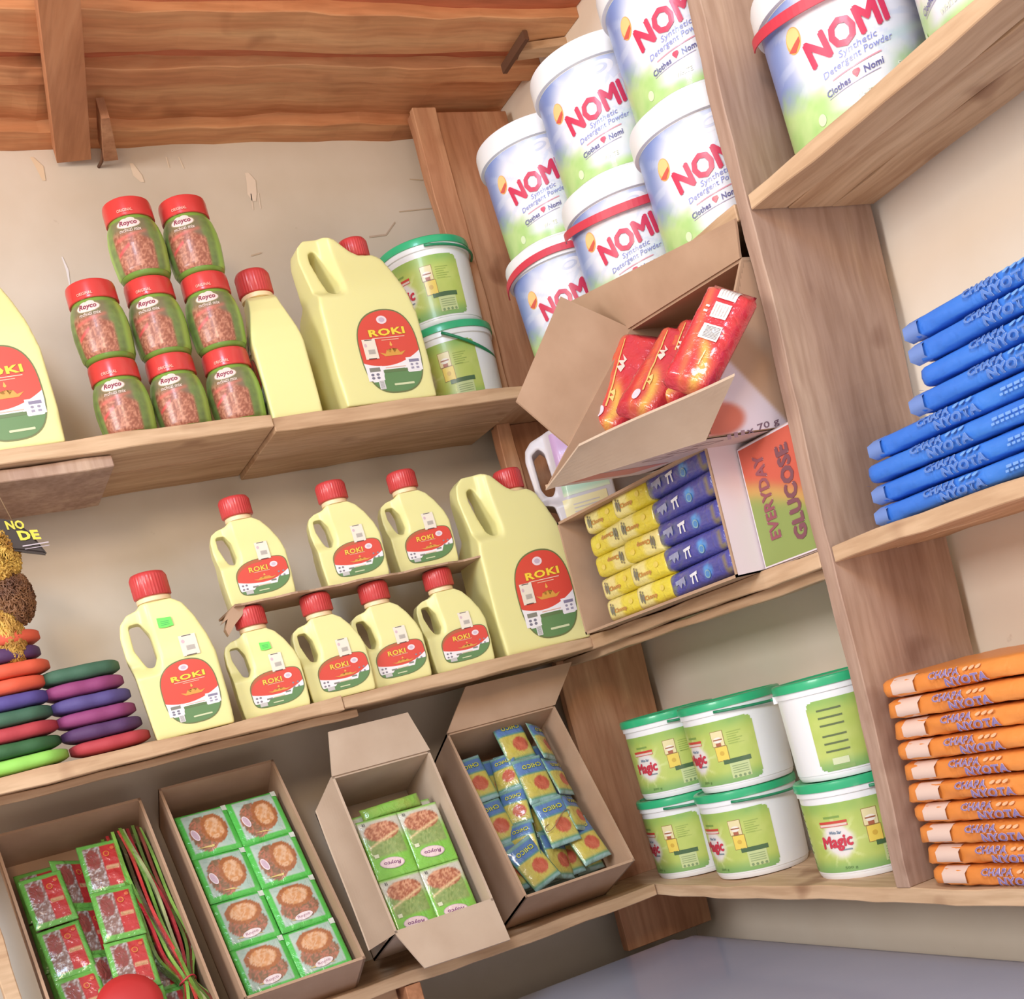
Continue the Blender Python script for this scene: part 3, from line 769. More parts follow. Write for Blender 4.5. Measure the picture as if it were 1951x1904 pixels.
# cardboard sheet between the two rows of jugs, sagging between the caps
def card_sheet(x0, x1, y0, y1, z, th, name, label, sag=.004, curl=None):
    nx, ny = 40, 8; V = []; F = []
    for k in (0, 1):
        for j in range(ny + 1):
            for i in range(nx + 1):
                s = i / nx; t = j / ny; x = x0 + (x1 - x0) * s; y = y0 + (y1 - y0) * t + (.004 * math.sin(s * 23) + .003 * math.sin(s * 51)) * (1 - t)
                zz = z + k * th - sag * 0 + (curl(s, t) if curl else 0)
                V.append((x - (x0 + x1) / 2, y - (y0 + y1) / 2, zz - z))
    W1 = nx + 1; N = W1 * (ny + 1)
    for j in range(ny):
        for i in range(nx):
            a = j * W1 + i; F.append((a + N, a + 1 + N, a + W1 + 1 + N, a + W1 + N)); F.append((a, a + W1, a + W1 + 1, a + 1))
    for i in range(nx):
        F.append((i, i + 1, i + 1 + N, i + N)); b = ny * W1 + i; F.append((b + 1, b, b + N, b + 1 + N))
    for j in range(ny):
        a = j * W1; F.append((a + W1, a, a + N, a + W1 + N)); b = a + nx; F.append((b, b + W1, b + W1 + N, b + N))
    me = mesh_np(name, V, F, 'kraft', smooth=False)
    return tag(obj(name, me, loc=((x0 + x1) / 2, (y0 + y1) / 2, z)), label, 'cardboard')
xa, xb = x_at(448, .02, ZCARD), x_at(930, .02, ZCARD)
card_sheet(xa, xb, .018, .135, ZCARD, .003, 'cardboard_sheet', 'flattened cardboard sheet lying across the caps of the lower oil jugs', curl=lambda s, t: -.012 * max(0, (s - .9) / .1) ** 2 * 0)
# crumpled torn end hanging at its left
bm = bmesh.new()
pts = [at(u, v, 'y', .03) for u, v in ((455, 1150), (440, 1160), (428, 1180), (424, 1188), (434, 1180), (430, 1200), (436, 1212), (448, 1190), (462, 1172), (468, 1152))]
base = pts[0].copy()
vs = [bm.verts.new(tuple(p - base)) for p in pts]; f_ = bm.faces.new(vs); r_ = bmesh.ops.extrude_face_region(bm, geom=[f_])
for g in r_['geom']:
    if isinstance(g, bmesh.types.BMVert): g.co.y += .02 + .01 * math.sin(g.co.x * 300)
bmesh.ops.triangulate(bm, faces=bm.faces[:])
tag(obj('cardboard_scrap', from_bm('cardboard_scrap', bm, 'kraft'), loc=tuple(base)), 'torn cardboard scrap hanging at the left end of the cardboard sheet', 'cardboard')

# ------------------------------------------------------------------ spice jars
def jar_kit():
    k = Kit(); RR = .0415
    prof = [(.028, 0), (.0335, .002), (.0375, .010), (.0392, .026), (.0404, .042), (.0396, .058), (.0368, .072), (.0335, .080), (.0322, .083), (.0322, .088)]
    k.add('body', mesh_np('jar_body', *lathe(prof, 56), 'foil_green', smooth=True))
    k.add('lid', lathe_mesh('jar_lid', [(.0345, .0835), (.0352, .0845), (.0350, .104), (.0340, .1085), (.0315, .1100), (.02, .1102)], 'jar_red', 72, 60, .0003, (.0846, .1035)))
    a = Art()
    def paint(U, V):
        n = fbm(U, V, 160, 3); n2 = fbm(U, V, 420, 9)
        green = blend((124, 156, 72), (92, 116, 62), n)
        c = blend(green, (116, 96, 74), sm(.030, .022, abs(U)) * sm(.080, .070, V))
        stew = blend((136, 70, 50), (194, 128, 100), sm(.3, .75, n2)); 
        msk = sm(.058, .050, V + .010 * np.sin(U * 60 - .6)) * sm(.033, .027, abs(U)) 
        c = blend(c, stew, msk)
        band_ = np.exp(-((V - .052 - .18 * (U + .01)) / .0028) ** 2) * sm(.028, .02, abs(U))
        c = blend(c, (214, 96, 84), band_ * .8)
        band2 = np.exp(-((V - .034 - .5 * (U + .02)) / .0022) ** 2) * (U < -.006) * (U > -.028)
        c = blend(c, (220, 70, 70), band2)
        c = blend(c, (112, 116, 78), sm(.050, .064, V) * sm(.036, .028, abs(U)) * .6); c = blend(c, (146, 196, 76), sm(.040, .050, abs(U)))
        return c
    a.grid(-.062, .006, .062, .078, .0016, paint, 0)
    a.ell(0, .0700, .0200, .0078, (150, 140, 104), 2); a.ell(0, .0700, .0182, .0066, (240, 212, 206), 3); a.ell(.004, .0755, .008, .004, (244, 214, 206), 3); a.ell(-.006, .0745, .007, .004, (244, 214, 206), 3)
    a.text('Royco', 0, .0703, .0086, (132, 44, 70), w=.027, bold=.0, shear=.15, layer=5, fat=.0003)
    a.text('mchuzi mix', .001, .0603, .0054, (232, 214, 204), w=.032, bold=.01, layer=5)
    k.add('label', a.build('jar_label', cyl_map(prof, RR), 'print_gloss', .004))
    b = Art().text('ORIGINAL', 0, .0895, .0042, (240, 170, 150), w=.022, bold=.02, layer=2)
    k.add('lid_print', b.build('lid_print', cyl_map([(.0356, .08), (.0356, .11)], .0352), 'print_gloss', .003))
    return k
base_mat('foil_green', (122, 158, 70), 0.25, coat=0.3)
JAR = jar_kit(); JH = .1105
cols = [(-.629, 0), (-.546, 1), (-.462, 2)]
jl = {(0, 0): 'spice jar with red lid, bottom left of the jar pile', (1, 0): 'spice jar with red lid, bottom middle of the jar pile', (2, 0): 'spice jar with red lid, bottom right of the jar pile',
      (0, 1): 'spice jar with red lid, left jar of the middle layer', (1, 1): 'spice jar with red lid, centre jar of the middle layer', (2, 1): 'spice jar with red lid, right jar of the middle layer',
      (1, 2): 'spice jar with red lid, left one of the two topmost', (2, 2): 'spice jar with red lid, right one of the two topmost'}
for (c, r), lb in jl.items():
    x = cols[c][0] + random.uniform(-.002, .002); y = .048 + random.uniform(-.003, .003)
    zt = ZT + .0035 + JH * r
    JAR.stamp('spice_jar', lb, 'jar', (x, y, zt), math.radians(-24 + random.uniform(-4, 4)), 'spice jars piled on the top shelf')

# ------------------------------------------------------------------ green-lidded tubs
def tub_kit(bail='back'):
    k = Kit(); H = .14
    prof = [(.066, 0), (.0700, .001), (.0725, .006), (.0725, .009), (.0735, .0095), (.0765, .112), (.0765, .118), (.0790, .119), (.0790, .127)]
    k.add('body', lathe_mesh('tub_body', prof, 'white_plastic', 72, angle=.7))
    k.add('lid', lathe_mesh('tub_lid', [(.0765, .1265), (.0812, .1268), (.0815, .134), (.0808, .1375), (.079, .139), (.074, .1392), (.072, .1370), (.02, .1370)], 'lid_green', 72, angle=.6))
    R0 = .075; a = Art()
    def paint(U, V):
        n = fbm(U, V, 60, 5)
        c = blend((174, 200, 84), (198, 214, 112), n)
        c = blend(c, (114, 172, 96), sm(.035, .012, V) * .9)
        c = blend(c, (120, 176, 80), sm(.085, .108, V) * .7 * (.4 + n))
        d = np.hypot((U - .004) / 1.0, (V - .056) / 1.0)
        c = blend(c, (238, 234, 230), sm(.030, .018, d + .010 * (n - .5)))
        ang = np.arctan2(V - .05, U); ray = (np.sin(ang * 9) > .86) * sm(.045, .025, d) * (d > .02)
        c = blend(c, (226, 238, 170), ray * .5)
        return c
    def mask(U, V):
        r = .008; u = np.maximum(abs(U) - (.108 - r), 0); v = np.maximum(abs(V - .0605) - (.0485 - r), 0)
        return np.hypot(u, v) <= r + 1e-6
    a.grid(-.108, .012, .108, .109, .0018, paint, 0, mask)
    a.rect(-.012, .0885, .012, .0915, (120, 160, 70), 2); a.rect(-.021, .081, .021, .0845, (206, 60, 50), 2); a.rect(-.020, .0775, .020, .0805, (236, 206, 200), 3); a.rect(-.021, .0765, .021, .0795, (214, 90, 84), 2)
    a.text('White Star', .001, .0685, .0045, (60, 110, 150), w=.018, bold=.02, shear=.3, layer=4)
    a.text('Magic', 0, .0535, .021, (206, 44, 66), w=.045, bold=.0, shear=.12, rot=.06, layer=5, fat=.0009)
    a.rect(.004, .0425, .020, .0445, (120, 140, 150), 4)
    # two framed pictures: a tub and a yellow square
    a.rect(.041, .070, .061, .094, (150, 120, 60), 2); a.rect(.0418, .0708, .0602, .0932, (236, 224, 168), 3)
    a.ell(.051, .080, .007, .0045, (246, 240, 226), 4); a.rect(.044, .0795, .058, .0815, (160, 96, 60), 5); a.rect(.047, .0705, .055, .0755, (170, 90, 60), 5)
    a.rect(.043, .047, .063, .070, (150, 120, 60), 2); a.rect(.0438, .0478, .0622, .0692, (240, 212, 82), 3); a.ell(.053, .059, .0035, .0035, (214, 176, 60), 4)
    a.rect(.066, .070, .090, .071, (170, 194, 90), 2)
    for q in range(6): a.rect(.066, .088 - q * .0035, .088 - (q % 3) * .004, .0892 - q * .0035, (150, 178, 78), 2)
    a.rect(.052, .0415, .094, .0485, (58, 96, 56), 3)
    a.rect(.060, .018, .090, .0415, (198, 216, 150), 2)
    for q in range(4): a.rect(.063, .036 - q * .0035, .087, .0372 - q * .0035, (140, 166, 110), 3)
    for q in range(4): a.ell(.065 + q * .007, .0205, .0022, .0022, (120, 150, 100), 3)
    a.text('500 g', .012, .0175, .0048, (96, 140, 70), w=.018, bold=.02, layer=3)
    # striped bar code block at the far left end
    for q in range(6): a.rect(-.094, .094 - q * .0105 - (.004 if q > 2 else 0), -.062, .0965 - q * .0105 - (.004 if q > 2 else 0), (84, 104, 60), 3)
    a.rect(-.088, .020, -.066, .029, (214, 226, 180), 3); a.rect(-.090, .013, -.060, .018, (130, 172, 90), 2)
    a.rect(.1, .06, .1001, .0601, (170, 204, 66), 1)
    k.add('label', a.build('tub_label', cyl_map(prof, R0), 'print_gloss', .006))
    # thin plastic bail
    BAILROT = math.radians(134)
    def bailpts(droop, rr=.0835):
        P = []
        for i in range(25):
            t = PI * i / 24; q = Vector((rr * math.cos(t), -rr * math.sin(t) * math.cos(droop), .123 + rr * math.sin(t) * -math.sin(droop)))
            P.append(Matrix.Rotation(BAILROT, 3, 'Z') @ q)
        return P
    if bail == 'rim': k.add('handle', tube_mesh('tub_handle', bailpts(math.radians(4), .0835), .0022, 'handle_green', 8))
    elif bail == 'down': k.add('handle', tube_mesh('tub_handle', bailpts(math.radians(28), .0835), .0026, 'handle_green', 8))
    bm = bmesh.new()
    bm_box(bm, .0765, .0825, -.006, .006, .116, .1262)
    lug = from_bm('tub_lug', bm, 'white_plastic'); lug.transform(Matrix.Rotation(BAILROT, 4, 'Z')); k.add('handle_lug', lug)
    return k
TUB = tub_kit('rim'); TUBD = tub_kit('down')
GT = 'green lidded tubs in the corner bay'
TH_ = .1395
tub_rows = [ # y, level, rz, kit, label  (rz turns the picture; front faces the camera side)
    (.005, 0, -103, TUB, 'green lidded tub at the lower left of the corner bay, partly behind the carton'),
    (-.170, 0, -97, TUB, 'green lidded tub in the middle of the lower row, its white side showing'),
    (-.418, 0, -72, TUB, 'green lidded tub in the lower row beside the upright board'),
    (-.008, 1, -79, TUB, 'green lidded tub on the upper left of the corner bay'),
    (-.184, 1, -98, TUB, 'green lidded tub in the middle of the upper row'),
    (-.423, 1, 9, TUB, 'green lidded tub in the upper row beside the upright, bar code showing')]
for y, lv, rz, kit, lb in tub_rows:
    kit.stamp('tub', lb, 'tub', (.100, y, ZB + TH_ * lv), math.radians(rz), GT)
tx = x_at(889, .148, ZT)
TUBD.stamp('tub', 'green lidded tub on the top shelf, lower one beside the big jug', 'tub', (tx, .151, ZT), math.radians(-74), 'green lidded tubs on the top shelf')
TUB.stamp('tub', 'green lidded tub on the top shelf, stacked above another tub', 'tub', (tx - .003, .151, ZT + TH_), math.radians(-66), 'green lidded tubs on the top shelf')

# ------------------------------------------------------------------ detergent buckets
def bucket_kit(strap=None):
    k = Kit()
    prof = [(.074, 0), (.0775, .001), (.079, .005), (.0875, .150), (.0875, .158)]
    k.add('body', lathe_mesh('bucket_body', prof, 'white_plastic', 80, angle=.7))
    lidp = [(.0890, .1495), (.0928, .1500), (.0938, .154), (.0942, .174), (.0930, .1785), (.090, .180), (.085, .1802), (.083, .1785), (.02, .1785)]
    k.add('lid', lathe_mesh('bucket_lid', lidp, 'lid_white', 80, angle=.7))
    a = Art()
    def paint(U, V):
        n = fbm(U, V, 30, 11); n2 = fbm(U, V, 70, 21)
        d = np.hypot((U - .0) / 1.15, (V - .088))
        c = blend((96, 126, 200), (140, 160, 216), n)
        c = blend(c, (66, 96, 182), sm(.03, .075, U) * sm(.06, .09, V) * sm(.145, .1, V) * .9)
        ang = np.arctan2(V - .09, U); ray = (np.sin(ang * 14 + 1) > .7)
        c = blend(c, (236, 240, 250), sm(.085, .045, d + .02 * (n - .5)))
        c = blend(c, (210, 222, 244), ray * sm(.10, .05, d) * .6)
        c = blend(c, (238, 242, 248), sm(.062, .050, V) * sm(.07, .03, abs(U + .01)) * .8)
        # soft white swoosh and green meadow at the foot
        sw = np.exp(-((V - .064 - .25 * np.maximum(U - .02, 0)) / .006) ** 2) * sm(.0, .05, U)
        gr = sm(.060, .030, V + .018 * (n2 - .5) - .25 * np.maximum(abs(U) - .03, 0))
        gr = gr * np.clip(sm(.02, .05, abs(U - .005)) + sm(.022, .008, V), 0, 1)
        c = blend(c, blend((150, 206, 110), (196, 226, 150), n2), gr)
        c = blend(c, (206, 232, 236), sw * .8)
        return c
    def rmap(): return cyl_map(prof, .083)
    a.grid(-.185, .006, .185, .1485, .0024, paint, 0)
    # folded shirts / collar picture top right
    a.ell(.013, .133, .021, .0105, (238, 240, 248), 1, rot=.2); a.ell(.013, .1335, .0125, .0058, (206, 214, 236), 2, rot=.2); a.ell(.013, .1338, .008, .0034, (228, 232, 244), 3, rot=.2)
    a.poly([(.022, .128), (.046, .136), (.062, .124), (.060, .114), (.052, .124), (.040, .124), (.030, .117)], (222, 228, 246), 1)
    for q in range(5): a.ell(.034 + q * .006, .112 + (q % 2) * .006, .0035, .0035, (226, 214, 232), 2)
    # orange badge at the left
    a.ell(-.060, .108, .0100, .0135, (244, 176, 96), 2); a.ell(-.060, .110, .0085, .0105, (250, 206, 132), 3); a.poly([(-.069, .100), (-.052, .108), (-.052, .103), (-.060, .0955)], (214, 84, 70), 4)
    a.text('NOMI', -.004, .0890, .028, (208, 40, 78), w=.086, bold=.0, rot=.20, layer=6, arc=1.0, fat=.0016)
    a.text('Synthetic', .004, .0705, .0088, (120, 134, 214), w=.042, bold=.0, shear=.2, rot=.18, layer=5, outline=.02, ocol=(236, 238, 250))
    a.text('Detergent Powder', .002, .0612, .0090, (120, 134, 214), w=.078, bold=.0, shear=.2, rot=.18, layer=5, outline=.02, ocol=(236, 238, 250))
    a.poly([(-.028, .0470), (.026, .0562), (.0258, .0576), (-.0282, .0484)], (226, 150, 170), 4)
    a.text('Clothes', -.024, .0390, .0070, (84, 84, 150), w=.027, bold=.02, layer=5, rot=.16, shear=.1)
    a.poly([(-.0035, .0400), (.0010, .0455), (.0005, .0480), (-.0015, .0486), (-.0032, .0470), (-.0050, .0484), (-.0070, .0474), (-.0074, .0450)], (212, 36, 74), 5)
    a.text('Nomi', .0155, .0462, .0072, (84, 84, 150), w=.022, bold=.02, layer=5, rot=.16, shear=.1)
    a.poly([(-.036, .0315), (.022, .0405), (.022, .0413), (-.036, .0323)], (170, 160, 196), 4)
    a.text('WHITE', .002, .0225, .0058, (244, 250, 220), w=.022, bold=.03, layer=5, rot=.05)
    a.ell(-.050, .018, .005, .006, (214, 236, 190), 3)
    a.text('500g', .050, .040, .006, (236, 246, 236), w=.018, bold=.02, layer=4)
    k.add('label', a.build('bucket_label', rmap(), 'print_gloss', .007))
    def strap_mesh(droop, rr=.097, w=.0055):
        V = []; F = []; n = 40
        for i in range(n + 1):
            t = PI * i / n
            p = Vector((rr * math.cos(t), -rr * math.sin(t) * math.cos(droop), .146 - rr * math.sin(t) * math.sin(droop)))
            up = Vector((0, -math.sin(droop) * math.sin(t) * .6, 1)).normalized(); out = Vector((math.cos(t), -math.sin(t), 0))
            for (a_, b_) in ((-1, 0), (1, 0), (1, 1), (-1, 1)): V.append(p + up * a_ * w + out * b_ * .0016)
        for i in range(n):
            for q in range(4): F.append((i * 4 + q, i * 4 + (q + 1) % 4, i * 4 + 4 + (q + 1) % 4, i * 4 + 4 + q))
        F.append((0, 1, 2, 3)); F.append((n * 4 + 3, n * 4 + 2, n * 4 + 1, n * 4))
        return mesh_np('bucket_strap', V, F, 'strap_red', smooth=False)
    if strap == 'low': k.add('handle', strap_mesh(math.radians(12), .0965), 'red strap handle')
    elif strap == 'rim': k.add('handle', strap_mesh(math.radians(-8), .0965), 'red strap handle')
    return k
BUC, BUL, BUR = bucket_kit(), bucket_kit('low'), bucket_kit('rim')
BH = .1805; GB = 'detergent buckets in the corner bay'
for y, lv, rz, kit, lb in [
    (-.040, 0, -37, BUR, 'white detergent bucket, lower left one with a red strap around its rim'),
    (-.235, 0, -41, BUL, 'white detergent bucket, lower middle one with a red strap slung across the front'),
    (-.428, 0, -41, BUC, 'white detergent bucket at the lower right, beside the upright board'),
    (-.040, 1, -38, BUC, 'white detergent bucket at the upper left, highest one over the corner board'),
    (-.235, 1, -41, BUC, 'white detergent bucket in the middle of the upper row'),
    (-.430, 1, -46, BUC, 'white detergent bucket at the upper right, cut by the top of the frame')]:
    kit.stamp('detergent_bucket', lb, 'bucket', (.099, y, ZT + BH * lv), math.radians(rz), GB)
BUL.stamp('detergent_bucket', 'white detergent bucket with a red strap on the top right shelf', 'bucket', (.099, y_at(1607, .099, ZT + .07) - .020, ZT), math.radians(-44), 'buckets on the top right shelf')
BUC.stamp('detergent_bucket', 'bucket with green foot at the top right corner of the photo', 'bucket', (.099, y_at(1607, .099, ZT + .07) - .225, ZT), math.radians(-96), 'buckets on the top right shelf')

# ------------------------------------------------------------------ cartons
def V3(p): return Vector([float(x) for x in p])
def slab(bm, quad, n, th):
    a = [bm.verts.new(p) for p in quad]; b = [bm.verts.new(p + n * th) for p in quad]
    bm.faces.new(a); bm.faces.new(b[::-1])
    for i in range(4): bm.faces.new((a[i], b[i], b[(i + 1) % 4], a[(i + 1) % 4]))
def wavy_slab_mesh(name, quad, n, th, mat, amp=.0012, div=10, seed=0, base=Vector((0, 0, 0))):
    """cardboard panel: quad subdivided with slight waviness and an uneven free edge (edge 2-3)"""
    r = random.Random(seed); ph = [r.uniform(0, 6.28) for _ in range(4)]; V = []; F = []
    N = (div + 1) ** 2
    for k in (0, 1):
        for j in range(div + 1):
            for i in range(div + 1):
                s, t = i / div, j / div
                p = (quad[0] * (1 - s) + quad[1] * s) * (1 - t) + (quad[3] * (1 - s) + quad[2] * s) * t
                w = amp * (math.sin(s * 5 + ph[0]) + math.sin(t * 4 + s * 3 + ph[1])) * t
                V.append(p + n * (th * k + w) - base)
    D = div + 1
    for j in range(div):
        for i in range(div):
            a = j * D + i; F.append((a, a + D, a + D + 1, a + 1)); F.append((a + N, a + 1 + N, a + D + 1 + N, a + D + N))
    for i in range(div):
        F.append((i, i + 1, i + 1 + N, i + N)); b = div * D + i; F.append((b + 1, b, b + N, b + 1 + N))
        a = i * D; F.append((a + D, a, a + N, a + D + N)); b = a + div; F.append((b, b + D, b + D + N, b + N))
    me = bpy.data.meshes.new(name); me.from_pydata([tuple(v) for v in V], [], F); me.materials.append(MATS[mat]); me.update(); return me
def carton(name, label, rim, depth, flaps=(), mat='kraft', group=None, th=.004, dirv=None):
    """rim = opening corners TL,TR,BR,BL in world space; walls go back by depth; flaps: (edge, outer point A, outer point B, mat)"""
    TL, TR, BR, BL = [V3(p) for p in rim]
    n = ((TR - TL).cross(BL - TL)).normalized()          # points back into the carton or out; fix with depth direction
    if n.dot(V3(CPOS) - TL) > 0: n = -n
    if dirv is not None: n = V3(dirv).normalized()
    back = [p + n * depth for p in (TL, TR, BR, BL)]
    base = (back[2] + back[3] + BR + BL) / 4
    t = thing(name, label, 'carton', base, 0, group)
    bm = bmesh.new(); c = (TL + TR + BR + BL) / 4
    Q = [TL, TR, BR, BL]
    for i in range(4):
        a, b = Q[i], Q[(i + 1) % 4]; m = (b - a).cross(n).normalized()
        if m.dot(c - a) < 0: m = -m
        # m points inward: wall thickness grows inwards
        slab(bm, [a - base, b - base, b + n * depth - base, a + n * depth - base], m, th)
    slab(bm, [p - base for p in back], -n, th)
    obj('box', from_bm('carton_box', bm, mat), t)
    for k, fl in enumerate(flaps):
        e, A, B, fm = fl[:4]; A = V3(A); B = V3(B); H0, H1 = (V3(e[0]), V3(e[1])) if isinstance(e, tuple) else {'top': (TL, TR), 'right': (TR, BR), 'bottom': (BL, BR), 'left': (TL, BL)}[e]
        nn = (H1 - H0).cross(A - H0).normalized()
        obj('flap', wavy_slab_mesh('carton_flap', [H0, H1, B, A], nn, .0035, fm, .0012, 10, k + int(abs(H0.x * 1000)), base), t)
    return t, n
def ray_plane(u, v, P, n):
    d = CM.T @ np.array([(u - PCX) / FPX, (v - PCY) / FPX, 1.0]); P = np.array(P); n = np.array(n)
    return CPOS + d * (((P - CPOS) @ n) / (d @ n))
def flap_pts(H0, H1, out, nrm, beta, pa, pb):
    """outer corners of a flap hinged on H0-H1, opened by beta from the rim plane"""
    A, B = np.array(H0, float), np.array(H1, float); h = (B - A) / np.linalg.norm(B - A)
    o = np.array(out, float); o -= h * (o @ h); o /= np.linalg.norm(o); q = np.cross(h, o)
    if q @ np.array(nrm) < 0: q = -q
    d = o * math.cos(math.radians(beta)) + q * math.sin(math.radians(beta)); n = np.cross(h, d)
    return ray_plane(*pa, A, n), ray_plane(*pb, A, n)
def leaning_rim(BRp, TRp, TLp, yb, BLp=None):
    BR = at(*BRp, 'y', yb); TR = at(*TRp, 'x', BR[0]); TL = at(*TLp, 'y', TR[1]); TL[2] = TR[2]
    BL = BR.copy(); BL[0] = TL[0]
    nrm = np.cross(TR - BR, [1, 0, 0]); nrm /= np.linalg.norm(nrm)
    if nrm[1] > 0: nrm = -nrm
    return TL, TR, BR, BL, nrm
cart = {}
# carton 4 (blue and yellow sachets), nearest the corner
TL, TR, BR, BL, nr = leaning_rim((1210, 1640), (1056, 1344), (846, 1382), -.06); up = TR - BR
fA, fB = flap_pts(TL, TR, up, nr, 22, (885, 1310), (1088, 1262))
carton('open_carton', 'open carton of blue and yellow sachets, the one nearest the corner', (TL, TR, BR, BL), .138, [('top', fA, fB, 'kraft')], group='open cartons leaning on the bottom shelf'); cart[4] = (TL, TR, BR, BL, nr)
# carton 3 (pale kraft flaps, green sheet)
TL, TR, BR, BL, nr = leaning_rim((941, 1716), (818, 1430), (630, 1474), -.06); up = TR - BR
fA, fB = flap_pts(TL, TR, up, nr, 18, (624, 1396), (776, 1358))
gA, gB = flap_pts(TL, BL, [-1, 0, 0], nr, 20, (604, 1543), (704, 1811))
hA, hB = flap_pts(BL, BR, BR - TR, nr, 8, (810, 1845), (972, 1791))
kA, kB = TR + np.array([.012, -.01, 0]) + nr * .04, BR + np.array([.012, 0, 0]) + nr * .04
carton('open_carton', 'open carton with a pale front flap hanging over the shelf edge', (TL, TR, BR, BL), .15, [('top', fA, fB, 'kraft_light'), ('left', gA, gB, 'kraft_light'), ('bottom', hA, hB, 'kraft_light')], mat='kraft_light', group='open cartons leaning on the bottom shelf'); cart[3] = (TL, TR, BR, BL, nr)
# carton 2 (green sheet of eight)
TL, TR, BR, BL, nr = leaning_rim((697, 1826), (520, 1447), (300, 1500), -.06)
carton('open_carton', 'open carton with the sheet of eight green sachets', (TL, TR, BR, BL), .108, [], group='open cartons leaning on the bottom shelf'); cart[2] = (TL, TR, BR, BL, nr)
# carton 1 (red and green strips), leftmost
TL, TR, BR, BL, nr = leaning_rim((440, 1960), (267, 1520), (0, 1590), -.06)
TL[0] = BL[0] = -.962
carton('open_carton', 'leftmost open carton, full of red and green sachet strips', (TL, TR, BR, BL), .10, [], group='open cartons leaning on the bottom shelf'); cart[1] = (TL, TR, BR, BL, nr)

# ------------------------------------------------------------------ sachets
def pillow(name, w, h, b, paint, mat='foil', nu=22, nv=22, seed=0, extra=None, edge=.0006, crumple=.0008, sk=0.0):
    """closed pillow sachet lying in x (width) / y (height), bulging along z"""
    U, V = np.meshgrid(np.linspace(-w / 2, w / 2, nu + 1), np.linspace(-h / 2, h / 2, nv + 1))
    s = np.abs(U / (w / 2)); t = np.abs(V / (h / 2))
    B = b * np.clip((1 - s ** 3.5) * (1 - t ** 3.5), 0, 1) ** .7
    n = (fbm(U, V, 60, seed + 1) - .5) * 2 * crumple * np.clip(B / (b * .3 + 1e-9), .2, 1)
    top = np.stack([U + sk * V, V, edge + B + n], -1); bot = np.stack([U + sk * V, V, -edge - B * .7 + n * 0], -1)
    ct = hazed(paint(U, V)); cb = hazed(np.broadcast_to(np.array(paint(U, V)).mean((0, 1)), ct.shape))
    P = list(top.reshape(-1, 3)) + list(bot.reshape(-1, 3)); Cc = list(ct.reshape(-1, 3)) + list(cb.reshape(-1, 3))
    D = nu + 1; N = D * (nv + 1); F = []
    for j in range(nv):
        for i in range(nu):
            a = j * D + i; F.append((a, a + 1, a + D + 1, a + D)); F.append((a + N, a + D + N, a + D + 1 + N, a + 1 + N))
    for i in range(nu): F.append((i + 1, i, i + N, i + 1 + N)); b_ = nv * D + i; F.append((b_, b_ + 1, b_ + 1 + N, b_ + N))
    for j in range(nv): a = j * D; F.append((a, a + D, a + D + N, a + N)); b_ = a + nu; F.append((b_ + D, b_, b_ + N, b_ + D + N))
    me = mesh_np(name, P, F, mat, Cc, smooth=True)
    def f(u, v, l):
        ss, tt = min(1, abs(u / (w / 2))), min(1, abs(v / (h / 2)))
        bb = b * max(0, (1 - ss ** 3.5) * (1 - tt ** 3.5)) ** .7
        nn = (float(fbm(np.array([u]), np.array([v]), 60, seed + 1)[0]) - .5) * 2 * crumple * min(1, max(.2, bb / (b * .3 + 1e-9)))
        return (u + sk * v, v, edge + bb + nn + l + .0003)
    return me, f
def frame_mat(O, X, Y):
    """matrix with local x along X, local y along Y"""
    X = Vector(X).normalized(); Y = Vector(Y); Y = (Y - X * Y.dot(X)).normalized(); Z = X.cross(Y)
    M_ = Matrix((X, Y, Z)).transposed().to_4x4(); M_.translation = Vector(O); return M_
def rim_frame(k, u, v, depth, rot=0.0):
    """point inside carton k: u across 0..1, v down 0..1, depth below the rim"""
    TL, TR, BR, BL, nr = cart[k]
    P = (TL * (1 - u) + TR * u) * (1 - v) + (BL * (1 - u) + BR * u) * v - nr * depth
    X = TR - TL; Y = TL - BL
    M_ = frame_mat([float(c) for c in P], [float(c) for c in X], [float(c) for c in Y])
    return M_ @ Matrix.Rotation(rot, 4, 'Z')
GREEN = (70, 190, 70)
def paint_bowl(W_, H_, side):
    def p(U, V):
        n = fbm(U, V, 150, 31); n2 = fbm(U, V, 420, 33)
        c = np.broadcast_to(np.array(GREEN, float), U.shape + (3,))
        iu = (abs(U) < W_ * .40) & (abs(V - H_ * .03) < H_ * .42)
        c = np.where(iu[..., None], blend((196, 206, 196), (150, 190, 176), n), c)
        if side:   # bowl to the right, oval logo to the left
            d = np.hypot((U - W_ * .12) / (W_ * .24), (V - H_ * .04) / (H_ * .34)); fd = np.hypot((U + W_ * .1) / (W_ * .26), (V + H_ * .02) / (H_ * .4))
        else:      # bowl on top, food below
            d = np.hypot((U - 0) / (W_ * .34), (V - H_ * .16) / (H_ * .25)); fd = np.hypot(U / (W_ * .36), (V + H_ * .1) / (H_ * .26))
        c = np.where((fd < 1)[..., None], blend((120, 96, 70), (186, 110, 86), sm(.3, .7, n2)), c)
        c = np.where((d < 1)[..., None], blend((176, 106, 56), (150, 84, 50), n), c)
        c = np.where((d < .72)[..., None], blend((206, 140, 84), (224, 178, 140), sm(.35, .65, n2)), c)
        e = (np.hypot((U - W_ * .02), (V - H_ * .12)) < H_ * .05)
        c = np.where((abs(V) > H_ * .46)[..., None], np.array(GREEN, float) * np.array([.85, .95, .85]), c)
        return c
    return p
